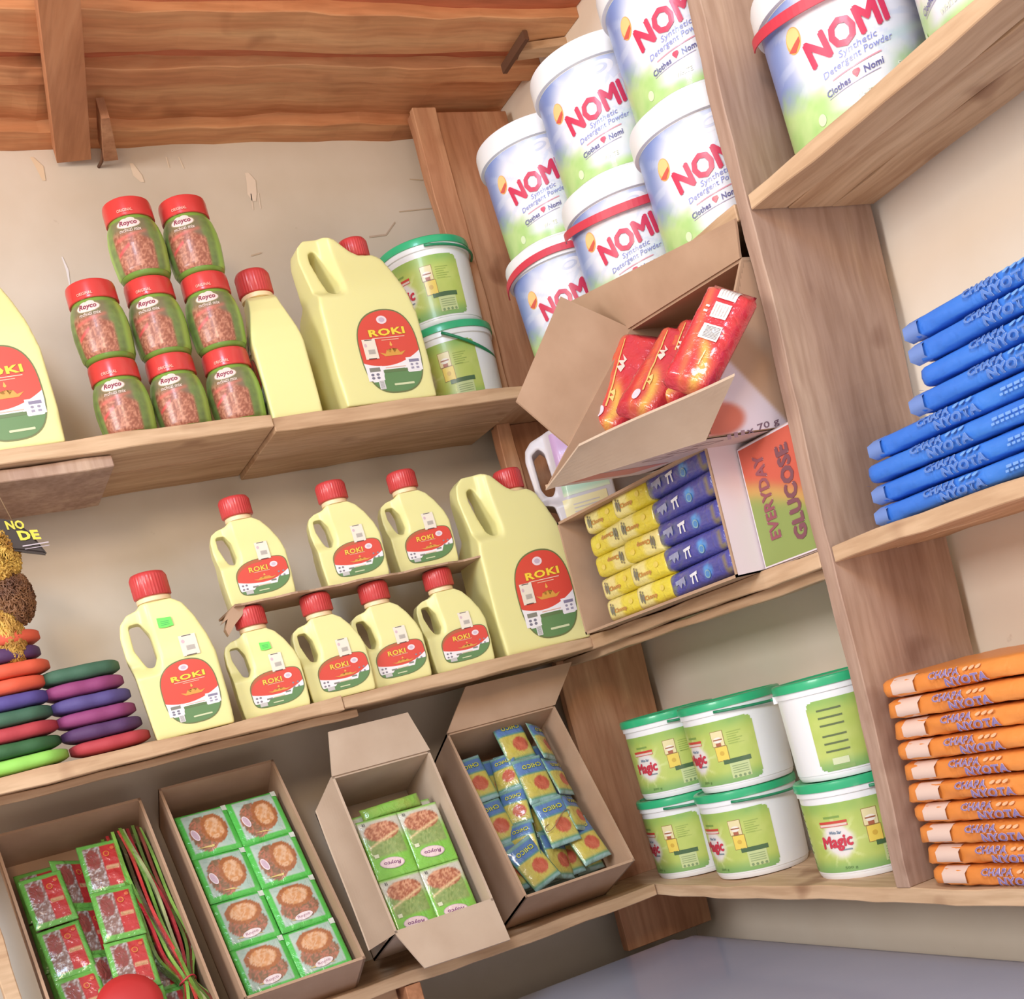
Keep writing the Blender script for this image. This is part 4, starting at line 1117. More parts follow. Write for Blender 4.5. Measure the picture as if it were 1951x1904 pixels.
def sachet_bowl(side, seed):
    W_, H_ = .070, .070
    me, f = pillow('sachet', W_, H_, .0045, paint_bowl(W_, H_, side), 'foil', 34, 34, seed)
    a = Art()
    if side: a.ell(-W_ * .27, -H_ * .03, .0045, .0095, (236, 220, 226), 2, rot=.25); a.ell(-W_ * .27, -H_ * .03, .0032, .0078, (206, 178, 196), 3, rot=.25)
    else: a.ell(0, -H_ * .30, .0125, .0050, (238, 222, 226), 2, rot=.12); a.text('Royco', 0, -H_ * .30, .0048, (170, 120, 140), w=.017, layer=4, rot=.12)
    a.rect(W_ * .40, H_ * .38, W_ * .5, H_ * .50, (214, 226, 214), 2)
    for q in range(5): a.poly([(random.uniform(-.4, .2) * W_, -H_ * .33 + q * .001), (random.uniform(-.1, .3) * W_, -H_ * .36), (0, -H_ * .31)], (214, 190, 110), 1) if q < 2 else None
    return me, a.build('sachet_print', f, 'foil', .004)
sb = {(s, q): sachet_bowl(s, 40 + q * 7 + s) for s in (0, 1) for q in range(2)}
# sheet of eight sachets (two columns by four rows), three sheets deep
def sheet(name, label, M_, nc, nr_, pick, pitch, group=None, jitter=.0006, rot180=False, sub=True):
    t = thing(name, label, 'sachets', (0, 0, 0), 0, group); t.matrix_world = M_
    for j in range(nr_):
        for i in range(nc):
            me, pr = pick(i, j); o = obj('sachet', me, t)
            o.location = ((i - (nc - 1) / 2) * pitch[0], ((nr_ - 1) / 2 - j) * pitch[1], random.uniform(-1, 1) * jitter)
            o.rotation_euler = (random.uniform(-.03, .03), random.uniform(-.05, .05), random.uniform(-.012, .012) + (PI if rot180 else 0))
            if sub and pr: obj('print', pr, o)
    return t
wid2 = float(np.linalg.norm(cart[2][1] - cart[2][0])); len2 = float(np.linalg.norm(cart[2][0] - cart[2][3]))
px_ = (wid2 - .022) / 2; py_ = (len2 - .05) / 4; sx_ = px_ / .070; sy_ = py_ / .070
for d, lb in ((.030, 'top sheet of eight green sachets lying in its carton'), (.046, 'sheet of eight green sachets just under the top sheet'), (.062, 'third sheet of eight green sachets down in its carton'), (.078, 'fourth sheet of eight green sachets down in its carton'), (.092, 'bottom sheet of eight green sachets in its carton')):
    M_ = rim_frame(2, .5, .54, d) @ Matrix.Diagonal((sx_, sy_, 1, 1))
    sheet('sachet_sheet', lb, M_, 2, 4, lambda i, j: sb[(1 if j < 2 else 0, (i + j) % 2)], (.070, .070), 'sheets of green sachets', sub=(d < .04))

# carton 3: two by two visible sheet, logo upside down
def paint_stew(U, V):
    W_, H_ = .058, .085; n = fbm(U, V, 170, 61); n2 = fbm(U, V, 480, 63)
    c = np.broadcast_to(np.array((122, 200, 66), float), U.shape + (3,))
    c = blend(c, (206, 206, 190), sm(.5, .46, abs(U) / W_ * .94) * sm(-.50, -.44, V / H_) * sm(-.02, -.3, V / H_))
    herb = sm(.20, .14, abs(V / H_ + .02)) * sm(.44, .40, abs(U) / W_); c = blend(c, blend((100, 140, 66), (170, 186, 110), n2), herb)
    stew = sm(1, .9, np.hypot(U / (W_ * .44), (V / H_ + .26) / .17)); c = blend(c, blend((160, 84, 56), (222, 160, 120), sm(.3, .7, n2)), stew)
    line = np.exp(-((V / H_ + .13 - .25 * U / W_) / .018) ** 2) * (abs(U) < W_ * .42); c = blend(c, (232, 206, 150), line)
    return c
def sachet_stew(seed):
    me, f = pillow('sachet', .058, .085, .0035, paint_stew, 'foil', 30, 40, seed, crumple=.0005)
    a = Art(); a.ell(.002, .024, .0170, .0078, (196, 176, 180), 2, rot=-.1); a.ell(.002, .024, .0160, .0070, (240, 214, 216), 3, rot=-.1)
    a.text('Royco', .002, .024, .0066, (130, 70, 120), w=.023, bold=.02, shear=.1, layer=5, rot=-.08)
    a.rect(.019, -.038, .020, -.034, (90, 90, 90), 3); a.rect(.021, -.038, .0225, -.034, (90, 90, 90), 3); a.rect(.016, .008, .022, .013, (222, 226, 190), 3)
    return me, a.build('sachet_print', f, 'foil', .004)
ss = [sachet_stew(71), sachet_stew(75)]
wid3 = float(np.linalg.norm(cart[3][1] - cart[3][0]))
sc = (wid3 - .030) / 2 / .058
for d, v_, lb in ((.030, .66, 'top sheet of pale green sachets with upside down logos'), (.050, .60, 'second sheet of pale green sachets below the top one'), (.070, .60, 'third sheet of pale green sachets in the flapped carton'), (.090, .60, 'fourth sheet of pale green sachets in the flapped carton'), (.110, .60, 'fifth sheet of pale green sachets in the flapped carton'), (.130, .60, 'lowest sheet of pale green sachets in the flapped carton')):
    M_ = rim_frame(3, .5, v_, d, -.02) @ Matrix.Diagonal((sc, sc, 1, 1)) @ Matrix.Rotation(PI, 4, 'Z')
    sheet('sachet_sheet', lb, M_, 2, 2, lambda i, j: ss[(i + j) % 2], (.058, .085), 'sheets of pale green sachets', sub=(d < .04))
me, f = pillow('sachet_roll', .10, .022, .008, lambda U, V: blend((110, 190, 60), (150, 170, 70), fbm(U, V, 90, 5)), 'foil', 30, 12, 3)
o = obj('sachet_roll', me); o.matrix_world = rim_frame(3, .50, .235, .038, .03); tag(o, 'folded end of green sachets at the back of the flapped carton', 'sachets')

# carton 4: strips of blue and yellow sachets
def paint_chico(U, V):
    W_, H_ = .044, .066; n = fbm(U, V, 140, 81); v = V / H_; u = U / W_
    c = np.broadcast_to(np.array((84, 150, 120), float), U.shape + (3,))
    ins = sm(.5, .44, abs(u))
    c = blend(c, blend((208, 192, 74), (190, 180, 96), n), ins * sm(-.40, -.36, v) * sm(.12, .10, v))
    c = blend(c, (78, 120, 180), ins * sm(.12, .14, v) * sm(.44, .42, v))
    c = blend(c, blend((150, 190, 196), (110, 160, 150), n), sm(.42, .46, v) + sm(-.40, -.44, v))
    tom = sm(1, .9, np.hypot((u - .12) / .27, (v + .12) / .17)); c = blend(c, blend((184, 70, 50), (206, 108, 82), n), tom)
    return c
def sachet_chico(seed):
    me, f = pillow('sachet', .044, .066, .0055, paint_chico, 'foil', 24, 32, seed, crumple=.0018)
    a = Art().text('CHICO', .001, .0185, .0062, (214, 214, 70), w=.028, bold=.02, layer=3, rot=PI, outline=.04, ocol=(40, 90, 90))
    return me, a.build('sachet_print', f, 'foil', .004)
sc_ = [sachet_chico(91), sachet_chico(97), sachet_chico(103)]
def strip(label, k, u, v, d, rot, n, pitch=.064, scale=1.0, sub=True, picks=sc_, roll=0.0, group='strips of blue and yellow sachets', wave=.004, start=0, sy=1.0):
    t = thing('sachet_strip', label, 'sachets', (0, 0, 0), 0, group)
    if picks is sc_: scale *= 1.26
    jt = 1.0 if picks is sc_ else .35
    t.matrix_world = rim_frame(k, u, v, d, rot) @ Matrix.Rotation(roll, 4, 'Y') @ Matrix.Diagonal((scale, sy * scale, 1, 1))
    for j in range(n):
        me, pr = picks[(j + start) % len(picks)]; o = obj('sachet', me, t)
        o.location = (random.uniform(-1, 1) * .0012, ((n - 1) / 2 - j) * pitch, wave * math.sin(j * 1.9 + u * 9))
        o.rotation_euler = (random.uniform(-.09, .09) * jt, random.uniform(-.12, .12) * jt, random.uniform(-.02, .02) * jt)
        if sub and pr: obj('print', pr, o)
    return t
strip('long strip of blue and yellow sachets lying topmost in the corner carton', 4, .60, .36, .030, .0, 3)
strip('narrow strip of blue sachets against the right wall of the corner carton', 4, .82, .37, .036, .02, 3, scale=.85, roll=.60, start=1)
strip('strip of blue sachets along the left wall of the corner carton', 4, .16, .50, .052, .03, 3, start=2)
strip('twisted strip of blue sachets between the left and the topmost strips', 4, .37, .46, .044, -.20, 3, scale=.80, roll=-.65)
strip('strip of yellow fronted sachets at the lower right of the corner carton', 4, .80, .76, .046, .12, 1, start=1)
strip('strip of blue sachets at the bottom middle of the corner carton', 4, .55, .78, .052, -.10, 1, roll=.45)
strip('strip of blue sachets at the bottom left of the corner carton', 4, .27, .80, .038, .28, 1, start=1)
for q in range(8):
    strip('blue and yellow sachet strip buried under the others in the corner carton', 4, .17 + .22 * (q % 4), .5, .072 + .026 * (q // 4) + .004 * (q % 2), random.uniform(-.03, .03), 3, sub=False, start=q)
# rubber band and twine around the bunch
tw = rim_frame(4, .60, .63, .022)
o = obj('rubber_band', tube_mesh('rubber_band', [(.028 * math.cos(a), .006 * math.sin(2 * a) + .010 * math.cos(a), .004 * math.sin(a)) for a in [2 * PI * i / 24 for i in range(24)]], .0007, 'rope', 6, True)); o.matrix_world = tw
tag(o, 'thin band lying over the blue and yellow sachets', 'band')

# carton 1: red and green strips
def paint_red(U, V):
    W_, H_ = .060, .082; n = fbm(U, V, 150, 111); n2 = fbm(U, V, 420, 113); u = U / W_; v = V / H_
    c = np.broadcast_to(np.array((96, 178, 70), float), U.shape + (3,))
    ins = (abs(v) < .40)
    c = np.where((ins & (u > .0) & (u < .40))[..., None], blend((196, 44, 44), (176, 36, 40), n), c)
    c = np.where((ins & (u > -.40) & (u <= 0))[..., None], blend((190, 184, 186), (126, 92, 84), sm(.3, .6, n2)), c)
    c = np.where((ins & (u > -.40) & (u <= -.03) & (np.hypot((u + .2) / .16, (v - .15) / .2) < 1))[..., None], blend((150, 50, 50), (120, 70, 60), n2), c)
    c = np.where((ins & (u > .06) & (u < .34) & (abs(v + .06) < .04))[..., None], np.array((206, 150, 110.)), c)
    return c
def sachet_red(seed):
    me, f = pillow('sachet', .060, .082, .0050, paint_red, 'foil', 30, 38, seed, crumple=.0022)
    a = Art().ell(.008, .018, .0045, .0045, (214, 120, 50), 2).ell(.008, .018, .0030, .0030, (190, 44, 44), 3).ell(.018, .026, .0030, .0030, (206, 90, 50), 2)
    a.text('Royco', .012, -.005, .0034, (206, 178, 120), w=.018, layer=3)
    return me, a.build('sachet_print', f, 'foil', .004)
sr = [sachet_red(121), sachet_red(127)]
g1 = 'strips of red and green sachets'
strip('strip of red and green sachets at the far left of its carton', 1, .23, .58, .040, .03, 4, .081, picks=sr, group=g1)
strip('glossy strip of red and green sachets in the middle, topmost in its carton', 1, .59, .52, .026, -.05, 4, .081, picks=sr, group=g1, start=1)
strip('strip of red and green sachets sunk between the two front strips', 1, .43, .52, .056, .0, 4, .081, picks=sr, group=g1, roll=.5)
for q in range(3):
    strip('red and green sachet strip buried at the bottom of its carton', 1, .2 + .30 * q, .5, .080, 0, 4, .081, picks=sr, group=g1, sub=False)
# bundle of strips stood on edge and tied, at the right side of carton 1
def edge_bundle():
    t = thing('tied_bundle', 'bundle of folded red and green strips on edge, tied near the bottom', 'sachets', (0, 0, 0)); t.matrix_world = rim_frame(1, .86, .52, .030, .06)
    cl_ = [(90, 130, 50), (176, 40, 50), (130, 180, 80), (70, 60, 40), (196, 60, 60), (110, 150, 60), (160, 170, 120), (150, 40, 50), (84, 110, 50), (120, 60, 50), (140, 190, 90)]
    for i, c in enumerate(cl_):
        x0 = (i - 5) * .0052; V = []; F = []; n = 30; Cc = []
        for j in range(n + 1):
            y = .17 - .34 * j / n; pinch = 1 - .72 * math.exp(-((y + .085) / .032) ** 2)
            x = x0 * pinch + .003 * math.sin(y * 30 + i) * pinch; z = .010 * math.cos(x0 * 60) + .004 * math.sin(y * 24 + i * 2) - .014 * (1 - pinch)
            for (dx, dz_) in ((-.0020, -.035), (.0020, -.035), (.0030, z), (-.0016, z + .0015)): V.append((x + dx, y, dz_)); Cc.append(lin(np.array(c) * (1.0 + .10 * math.sin(y * 90 + i * 3))))
        for j in range(n):
            for q in range(4): a = j * 4; F.append((a + q, a + (q + 1) % 4, a + 4 + (q + 1) % 4, a + 4 + q))
        F.append((3, 2, 1, 0)); F.append((n * 4, n * 4 + 1, n * 4 + 2, n * 4 + 3))
        obj('folded_strip', mesh_np('folded_strip', V, F, 'foil', np.clip(Cc, 0, 1), smooth=False), t)
    obj('tie', tube_mesh('tie', [(.012 * math.cos(a), -.085 + .002 * math.sin(a * 2), -.012 + .018 * math.sin(a)) for a in [2 * PI * i / 20 for i in range(20)]], .0012, 'strap_red', 6, True), t)
edge_bundle()
# red bowl whose rim just shows at the bottom edge
nr1 = cart[1][4]; P1 = cart[1][3] - nr1 * .012; pr_ = ray_plane(248, 1914, P1, nr1)
o = obj('red_bowl', lathe_mesh('red_bowl', [(.040, .0), (.043, 0), (.0445, .002), (.042, .006), (.030, .012), (.012, .015), (.002, .0155)], 'red_bowl', 48)); tag(o, 'upturned red bowl just showing at the bottom edge of the photo', 'bowl')
o.matrix_world = frame_mat([float(c) for c in pr_], [1, 0, 0], [float(c) for c in (cart[1][1] - cart[1][2])])

# ------------------------------------------------------------------ candy carton on the middle corner shelf
XF = -.040
cTL, cTR, cBR, cBL = at(1057, 993, 'x', XF), at(1334, 862, 'x', XF), at(1417, 1095, 'x', XF), at(1119, 1209, 'x', XF)
for p in (cBR, cBL): p[2] = ZM + .001
cTR[1] = cBR[1] = (cTR[1] + cBR[1]) / 2; cTL[1] = cBL[1] = (cTL[1] + cBL[1]) / 2; cTL[2] = ZM + .183; cTR[2] = ZM + .173
yl0, yr0 = float(cTL[1]), float(cTR[1])
cand, _n = carton('open_carton', 'open carton of yellow and blue packets lying on its side on the middle shelf', (cTL, cTR, cBR, cBL), .20, [], dirv=(1, 0, 0))
def pack_mesh(name, L, H, T, paint, mat='foil', nu=26, nv=12, seed=0, crumple=.0012, power=.8):
    """stuffed packet: long axis x, height y, bulging +-z, with crimped flat ends"""
    U, V = np.meshgrid(np.linspace(-L / 2, L / 2, nu + 1), np.linspace(-H / 2, H / 2, nv + 1))
    e = np.clip((L / 2 - abs(U)) / (L * .10), 0, 1); s = np.abs(V / (H / 2))
    B = T / 2 * np.clip(1 - s ** 4.5, 0, 1) ** .5 * (e * e * (3 - 2 * e)) ** power
    vv = V * (.82 + .18 * np.clip((L / 2 - abs(U)) / (L * .05), 0, 1)) * (1 + .10 * (1 - e) * np.sin(U * 900))
    n = (fbm(U, V, 55, seed + 1) - .5) * 2 * crumple
    top = np.stack([U, vv, .0005 + B + n * (B > 0)], -1); bot = np.stack([U, vv, -.0005 - B], -1)
    ct = hazed(np.clip(paint(U, V), 0, 255)); P = list(top.reshape(-1, 3)) + list(bot.reshape(-1, 3)); Cc = list(ct.reshape(-1, 3)) * 2
    D = nu + 1; N = D * (nv + 1); F = []
    for j in range(nv):
        for i in range(nu):
            a = j * D + i; F.append((a, a + 1, a + D + 1, a + D)); F.append((a + N, a + D + N, a + D + 1 + N, a + 1 + N))
    for i in range(nu): F.append((i + 1, i, i + N, i + 1 + N)); b_ = nv * D + i; F.append((b_, b_ + 1, b_ + 1 + N, b_ + N))
    for j in range(nv): a = j * D; F.append((a, a + D, a + D + N, a + N)); b_ = a + nu; F.append((b_ + D, b_, b_ + N, b_ + D + N))
    me = mesh_np(name, P, F, mat, Cc, smooth=True)
    us = np.linspace(-L / 2, L / 2, nu + 1); vs = np.linspace(-H / 2, H / 2, nv + 1); Z = top[..., 2]; Y = vv
    def f(u, v, l):
        i = min(nu - 1, max(0, int((u + L / 2) / L * nu))); j = min(nv - 1, max(0, int((v + H / 2) / H * nv)))
        a = (u - us[i]) / (us[1] - us[0]); b = (v - vs[j]) / (vs[1] - vs[0])
        g = lambda A: (A[j, i] * (1 - a) + A[j, i + 1] * a) * (1 - b) + (A[j + 1, i] * (1 - a) + A[j + 1, i + 1] * a) * b
        return (u, float(g(Y)), float(g(Z)) + l + .0004)
    return me, f
PL, PH = .112, .0365
def paint_y(U, V):
    n = fbm(U, V, 90, 131)
    c = blend((236, 222, 70), (226, 208, 50), n); c = blend(c, (244, 236, 176), sm(.012, .0, U + .01) * .75 + 0 * U); return blend(c, (206, 190, 60), sm(PL * .44, PL * .48, abs(U)))
def yellow_pack(seed, flip):
    me, f = pack_mesh('packet_wrapper', PL, PH, .036, paint_y, 'foil', seed=seed)
    a = Art().text('Chomp', -.008, -.004, .0088, (196, 120, 40), w=.034, bold=.03, layer=3, outline=.03, ocol=(240, 226, 140))
    for q, (x, y) in enumerate(((-.034, .001), (-.028, -.001))):     # dark little figures
        a.ell(x, y + .0075, .0016, .002, (120, 116, 90), 3); a.poly([(x - .002, y + .005), (x + .002, y + .005), (x + .0028, y - .002), (x + .001, y - .009), (x - .001, y - .009), (x - .0028, y - .002)], (110, 112, 100), 3)
    a.ell(.024, .003, .006, .004, (238, 216, 90), 2)
    return me, a.build('packet_print', f, 'foil', .005)
yp = [yellow_pack(s, 0) for s in (5, 9)]
BLp, BHp = .172, .0365
def paint_b(U, V):
    n = fbm(U, V, 70, 141); n2 = fbm(U, V, 120, 143)
    c = blend((52, 62, 150), (72, 70, 160), n); c = blend(c, (70, 150, 226), sm(.012, .006, np.hypot((U - .018) / 1.1, V)))
    c = blend(c, (96, 110, 120), sm(.55, .7, n2) * sm(-.02, -.04, U)); c = blend(c, (120, 110, 90), sm(.55, .68, n2) * sm(.045, .06, U)); return c
def blue_pack(seed):
    me, f = pack_mesh('packet_wrapper', BLp, BHp, .036, paint_b, 'foil', seed=seed, crumple=.002)
    a = Art()
    x0 = -.012; w_ = (232, 236, 246)          # the white pi-shaped mark
    a.poly([(x0 - .0095, .0045), (x0 + .0085, .0065), (x0 + .0075, .0022), (x0 - .0088, .001)], w_, 3)
    a.poly([(x0 - .006, .0015), (x0 - .0028, .002), (x0 - .0055, -.0085), (x0 - .0085, -.0085)], w_, 3); a.poly([(x0 + .0015, .0022), (x0 + .0048, .0025), (x0 + .005, -.0085), (x0 + .002, -.0085)], w_, 3)
    a.poly([(-.058, .004), (-.034, .006), (-.034, -.001), (-.038, -.007), (-.042, -.001), (-.048, -.008), (-.052, -.001), (-.058, -.002)], (140, 150, 190), 3)
    a.ell(.018, -.004, .0062, .0058, (120, 170, 190), 3); a.ell(.018, -.004, .0044, .004, (60, 130, 200), 4)
    return me, a.build('packet_print', f, 'foil', .005)
bp = [blue_pack(s) for s in (15, 19)]
def put_pack(name, label, grp, me, pr, y, z, x, roll=0.0, yaw=0.0, flip=False):
    t = thing(name, label, 'packet', (x, y, z), 0, grp)
    # local x -> -y world, local y -> z world, local z -> -x world
    B = Matrix(((0, 0, -1), (-1, 0, 0), (0, 1, 0))).to_4x4()
    t.matrix_world = Matrix.Translation((x, y, z)) @ Matrix.Rotation(yaw, 4, 'Z') @ B @ Matrix.Rotation(roll + (PI if flip else 0), 4, 'Z')
    obj('wrapper', me, t); obj('print', pr, t)
ordn = ['bottom', 'second', 'third', 'fourth', 'top']
for r in range(5):
    z = ZM + .0055 + .0182 + r * .0346
    s = r / 4
    ya = float(at(1200 * (1 - s) + 1160 * s, 1150 * (1 - s) + 1000 * s, 'x', -.01)[1]); yb_ = float(at(1262 * (1 - s) + 1222 * s, 1120 * (1 - s) + 975 * s, 'x', -.012)[1])
    put_pack('yellow_packet', f'yellow packet in the left column of its carton, {ordn[r]} of five' if 0 < r < 4 else f'yellow packet at the {ordn[r]} of the left column in its carton', 'yellow packets in the carton', *yp[r % 2], ya, z, -.004, random.uniform(-.05, .05), 0, r in (2, 3))
    put_pack('yellow_packet', f'yellow packet in the right column beside the blue ones, {ordn[r]} of five' if 0 < r < 4 else f'yellow packet at the {ordn[r]} of the right column beside the blue ones', 'yellow packets in the carton', *yp[(r + 1) % 2], yb_, z, -.010, random.uniform(-.04, .04), 0, r in (2,))
    yc = yr0 + .086
    put_pack('blue_packet', f'shiny blue packet with a white mark, {ordn[r]} of five' if 0 < r < 4 else f'shiny blue packet with a white mark at the {ordn[r]} of its column', 'blue packets in the carton', *bp[r % 2], yc, z, -.014, random.uniform(-.03, .03), 0)

# printed glucose carton standing beside it against the upright
# white outer print of the candy carton's near end
a = Art(); a.rect(-.039, .002, .15, .170, (226, 214, 222), 0)
o = obj('print', a.build('carton_print', lambda u, v, l: (u - cand.location[0], yr0 - .0006 - l - cand.location[1], v + ZM + .001 - cand.location[2]), 'print_card', None), cand)
gy0, gy1 = yr0 - .003, -.5655
gw = gy0 - gy1
t = thing('printed_carton', 'printed red and green EVERYDAY GLUCOSE carton beside the upright board', 'carton', (.09, (gy0 + gy1) / 2, ZM + .001))
bm = bmesh.new(); bm_box(bm, -.085, .085, (gy1 - gy0) / 2, (gy0 - gy1) / 2, 0, .160); bmesh.ops.bevel(bm, geom=bm.edges[:], offset=.002, segments=2, affect='EDGES')
obj('box', from_bm('printed_box', bm, 'kraft_printed'), t)
a = Art()
def paint_g(U, V):
    n = fbm(U, V, 40, 151); w = V + .35 * (U - .05) + .006 * (n - .5); k = sm(.078, .108, w)
    c = blend((128, 148, 70), (200, 80, 58), k); return blend(c, (212, 150, 76), np.exp(-((w - .088) / .012) ** 2) * .7)
a.rect(.001, .002, gw - .001, .158, (226, 214, 222), 0)
a.grid(.003, .004, gw - .001, .156, .003, paint_g, 1)
def guv(px, py): p = at(px, py, 'x', .005); return gy0 - p[1], p[2] - ZM - .001
e0, e1, g0, g1 = guv(1489, 1022), guv(1437, 872), guv(1537, 1022), guv(1483, 852)
a.text('EVERYDAY', (e0[0] + e1[0]) / 2, (e0[1] + e1[1]) / 2, .019, (136, 66, 76), w=abs(e1[1] - e0[1]), bold=.0, fat=.0009, rot=PI / 2, layer=5, outline=.03, ocol=(230, 204, 198))
a.text('GLUCOSE', (g0[0] + g1[0]) / 2, (g0[1] + g1[1]) / 2, .022, (112, 60, 70), w=abs(g1[1] - g0[1]), bold=.0, fat=.0016, rot=PI / 2, layer=5, outline=.03, ocol=(222, 192, 186))
o = obj('print', a.build('carton_print', lambda u, v, l: (-.085 - .0006 - l, gw / 2 - u, v), 'print_card', None), t)

# ------------------------------------------------------------------ carton of red packets propped on top
rTL = at(1200, 625, 'x', .0); rBL = at(1040, 930, 'y', rTL[1]); rBR = at(1345, 835, 'y', -.53); rTR = at(1440, 500, 'x', .0); rTR[1] = -.558; rTR[2] = rTL[2] - .02
rTL[2] = min(rTL[2], 2.008)
up = rTL - rBL; nr = np.cross(up, [0, 1, 0]); nr /= np.linalg.norm(nr); nr = nr if nr[0] < 0 else -nr
hP = rTL + (rBL - rTL) * .74
fA, fB = flap_pts(rTL, hP, [0, 1, 0], nr, 78, (1068, 565), (983, 765))
bA, bB = flap_pts(rTL, rTR, up, nr, 58, (1092, 572), (1402, 416))
kA = at(1103, 848, 'x', -.205); kB = at(1400, 708, 'x', -.115)
RD = Vector((1, 0, -.02)).normalized()
rc, rn = carton('open_carton', 'tilted open carton of red packets propped above the candy carton', (rTL, rTR, rBR, rBL), .172,
    [((rTL, hP), fA, fB, 'kraft'), ('top', bA, bB, 'kraft'), ('bottom', kA, kB, 'kraft_light')], dirv=RD)
# print on its underside (small squares) and on its near end
bs = rc.location
BLv, BRv, TRv = V3(rBL), V3(rBR), V3(rTR)
a = Art(); ax_u = (BRv - BLv).normalized(); nu_ = ax_u.cross(RD).normalized(); nu_ = nu_ if nu_.z < 0 else -nu_
LU = (BRv - BLv).length
a.rect(.002, .002, LU - .002, .150, (206, 182, 176), 0)
for q in range(3):
    x = LU * (.50 + .15 * q)
    for r0 in ((x, .030, x + .022, .032), (x, .056, x + .022, .058), (x, .030, x + .002, .058), (x + .020, .030, x + .022, .058)): a.rect(*r0, (160, 124, 124), 2)
a.rect(LU * .42, .006, LU * .75, .010, (150, 120, 116), 2); a.poly([(LU * .10, .01), (LU * .30, .01), (LU * .36, .11), (LU * .10, .11)], (200, 120, 110), 1)
obj('print', a.build('carton_print', lambda u, v, l: tuple(BLv + ax_u * u + RD * v + nu_ * (.0008 + l) - bs), 'print_card', None), rc)
a = Art(); ev = (TRv - BRv); ev = (ev - RD * ev.dot(RD)); EH = ev.length; ev.normalize(); n2_ = RD.cross(ev).normalized(); n2_ = n2_ if n2_.y < 0 else -n2_
shx = (TRv - BRv).dot(RD)
def end_uv(px, py):
    p = ray_plane(px, py, np.array(BRv), np.array(n2_)); d = Vector([float(c) for c in p]) - BRv; return d.dot(RD), d.dot(ev)
def paint_e(U, V):
    a0 = end_uv(1400, 702); a1 = end_uv(1500, 806); 
    tt = (U - a0[0]) / (a1[0] - a0[0] + 1e-9); lim = a0[1] + (a1[1] - a0[1]) * tt
    c = blend((226, 214, 226), (186, 150, 120), sm(-.004, .006, V - lim)); c0 = end_uv(1368, 800)
    return blend(c, (200, 104, 84), sm(1.2, .8, np.hypot((U - c0[0]) / .040, (V - c0[1]) / .020)))
a.grid(.001, .001, .168, EH - .006, .003, paint_e, 0, lambda U, V: U > shx * V / EH + .002)
q0, q1 = end_uv(1424, 824), end_uv(1480, 804)
a.text('x 70 g', (q0[0] + q1[0]) / 2, (q0[1] + q1[1]) / 2, .010, (110, 84, 104), w=abs(q1[0] - q0[0]) * 1.1, rot=math.atan2(q1[1] - q0[1], q1[0] - q0[0]), layer=3, bold=.01)
for q in range(3): m_ = end_uv(1384 + q * 13, 834 - q * 4); a.rect(m_[0], m_[1] - .003, m_[0] + .006, m_[1] + .003, (150, 116, 126), 3)
obj('print', a.build('carton_print', lambda u, v, l: tuple(BRv + RD * u + ev * v + n2_ * (.0008 + l) - bs), 'print_card', None), rc)

RL, RW = .215, .078
def paint_r(U, V):
    n = fbm(U, V, 45, 161); n2 = fbm(U, V, 90, 163)
    c = blend((214, 44, 44), (196, 32, 56), n)
    sw = np.exp(-((V - .012 * np.sin(U * 32 + .6) + .004) / .010) ** 2) * sm(.02, -.03, U)
    c = blend(c, (232, 190, 70), sw * .9); c = blend(c, (226, 120, 60), np.exp(-((V - .018 - .1 * U) / .006) ** 2) * .7)
    return blend(c, (150, 30, 60), sm(RL * .42, RL * .49, abs(U)) * .5)
def red_pack(seed, panels):
    me, f = pack_mesh('packet_wrapper', RL, RW, .036, paint_r, 'foil', 40, 16, seed, crumple=.0025)
    a = Art()
    if panels:
        a.rect(-.010, -.018, .020, .012, (238, 232, 226), 3)
        for q in range(9): a.rect(-.006 + q * .0026, -.016, -.0048 + q * .0026, .006, (110, 104, 110), 4)
        a.rect(.034, -.016, .064, .010, (236, 228, 222), 3); a.rect(.072, -.017, .102, .012, (232, 226, 226), 3)
        for q in range(5): a.rect(.038, -.012 + q * .0045, .060, -.0108 + q * .0045, (190, 180, 176), 4); a.rect(.076, -.012 + q * .0045, .098, -.0108 + q * .0045, (190, 180, 176), 4)
        a.rect(.040, .016, .044, .022, (240, 220, 220), 3); a.rect(.050, .016, .054, .022, (240, 220, 220), 3); a.rect(-.06, -.010, -.03, -.008, (240, 214, 150), 3)
    else:
        a.poly([(.012, .001), (.022, .012), (.026, .004), (.034, .014), (.036, .003), (.048, .010), (.038, -.001), (.030, .002), (.024, -.003)], (240, 214, 200), 3); a.poly([(-.06, -.002), (.08, .018), (.08, .0195), (-.06, .001)], (232, 190, 100), 3)
        a.poly([(-.048, -.008), (-.040, .002), (-.036, -.005), (-.030, .004), (-.022, -.002), (-.032, -.006)], (236, 206, 120), 3); a.ell(-.072, .006, .012, .006, (240, 214, 226), 3)
    return me, a.build('packet_print', f, 'foil', .006)
rps = [red_pack(31, False), red_pack(35, False), red_pack(39, True)]
def red_at(k, px0, px1, xd0, xd1, roll, label, sc=1.0):
    A = at(*px0, 'x', xd0); B = at(*px1, 'x', xd1)         # bottom end, top end
    ax = V3(B - A).normalized(); mid = V3((A + B) / 2)
    zz = (V3(CPOS) - mid).normalized() + V3(nr) * .4 + Vector((0, roll, 0)); zz = (zz - ax * zz.dot(ax)).normalized(); yy = zz.cross(ax)
    t = thing('red_packet', label, 'packet', (0, 0, 0), 0, 'red packets in the tilted carton')
    M_ = Matrix((ax, yy, zz)).transposed().to_4x4(); M_.translation = mid
    s = float(np.linalg.norm(B - A)) / RL
    t.matrix_world = M_ @ Matrix.Diagonal((s, sc, 1, 1)); me, pr = rps[k]
    obj('wrapper', me, t); obj('print', pr, t)
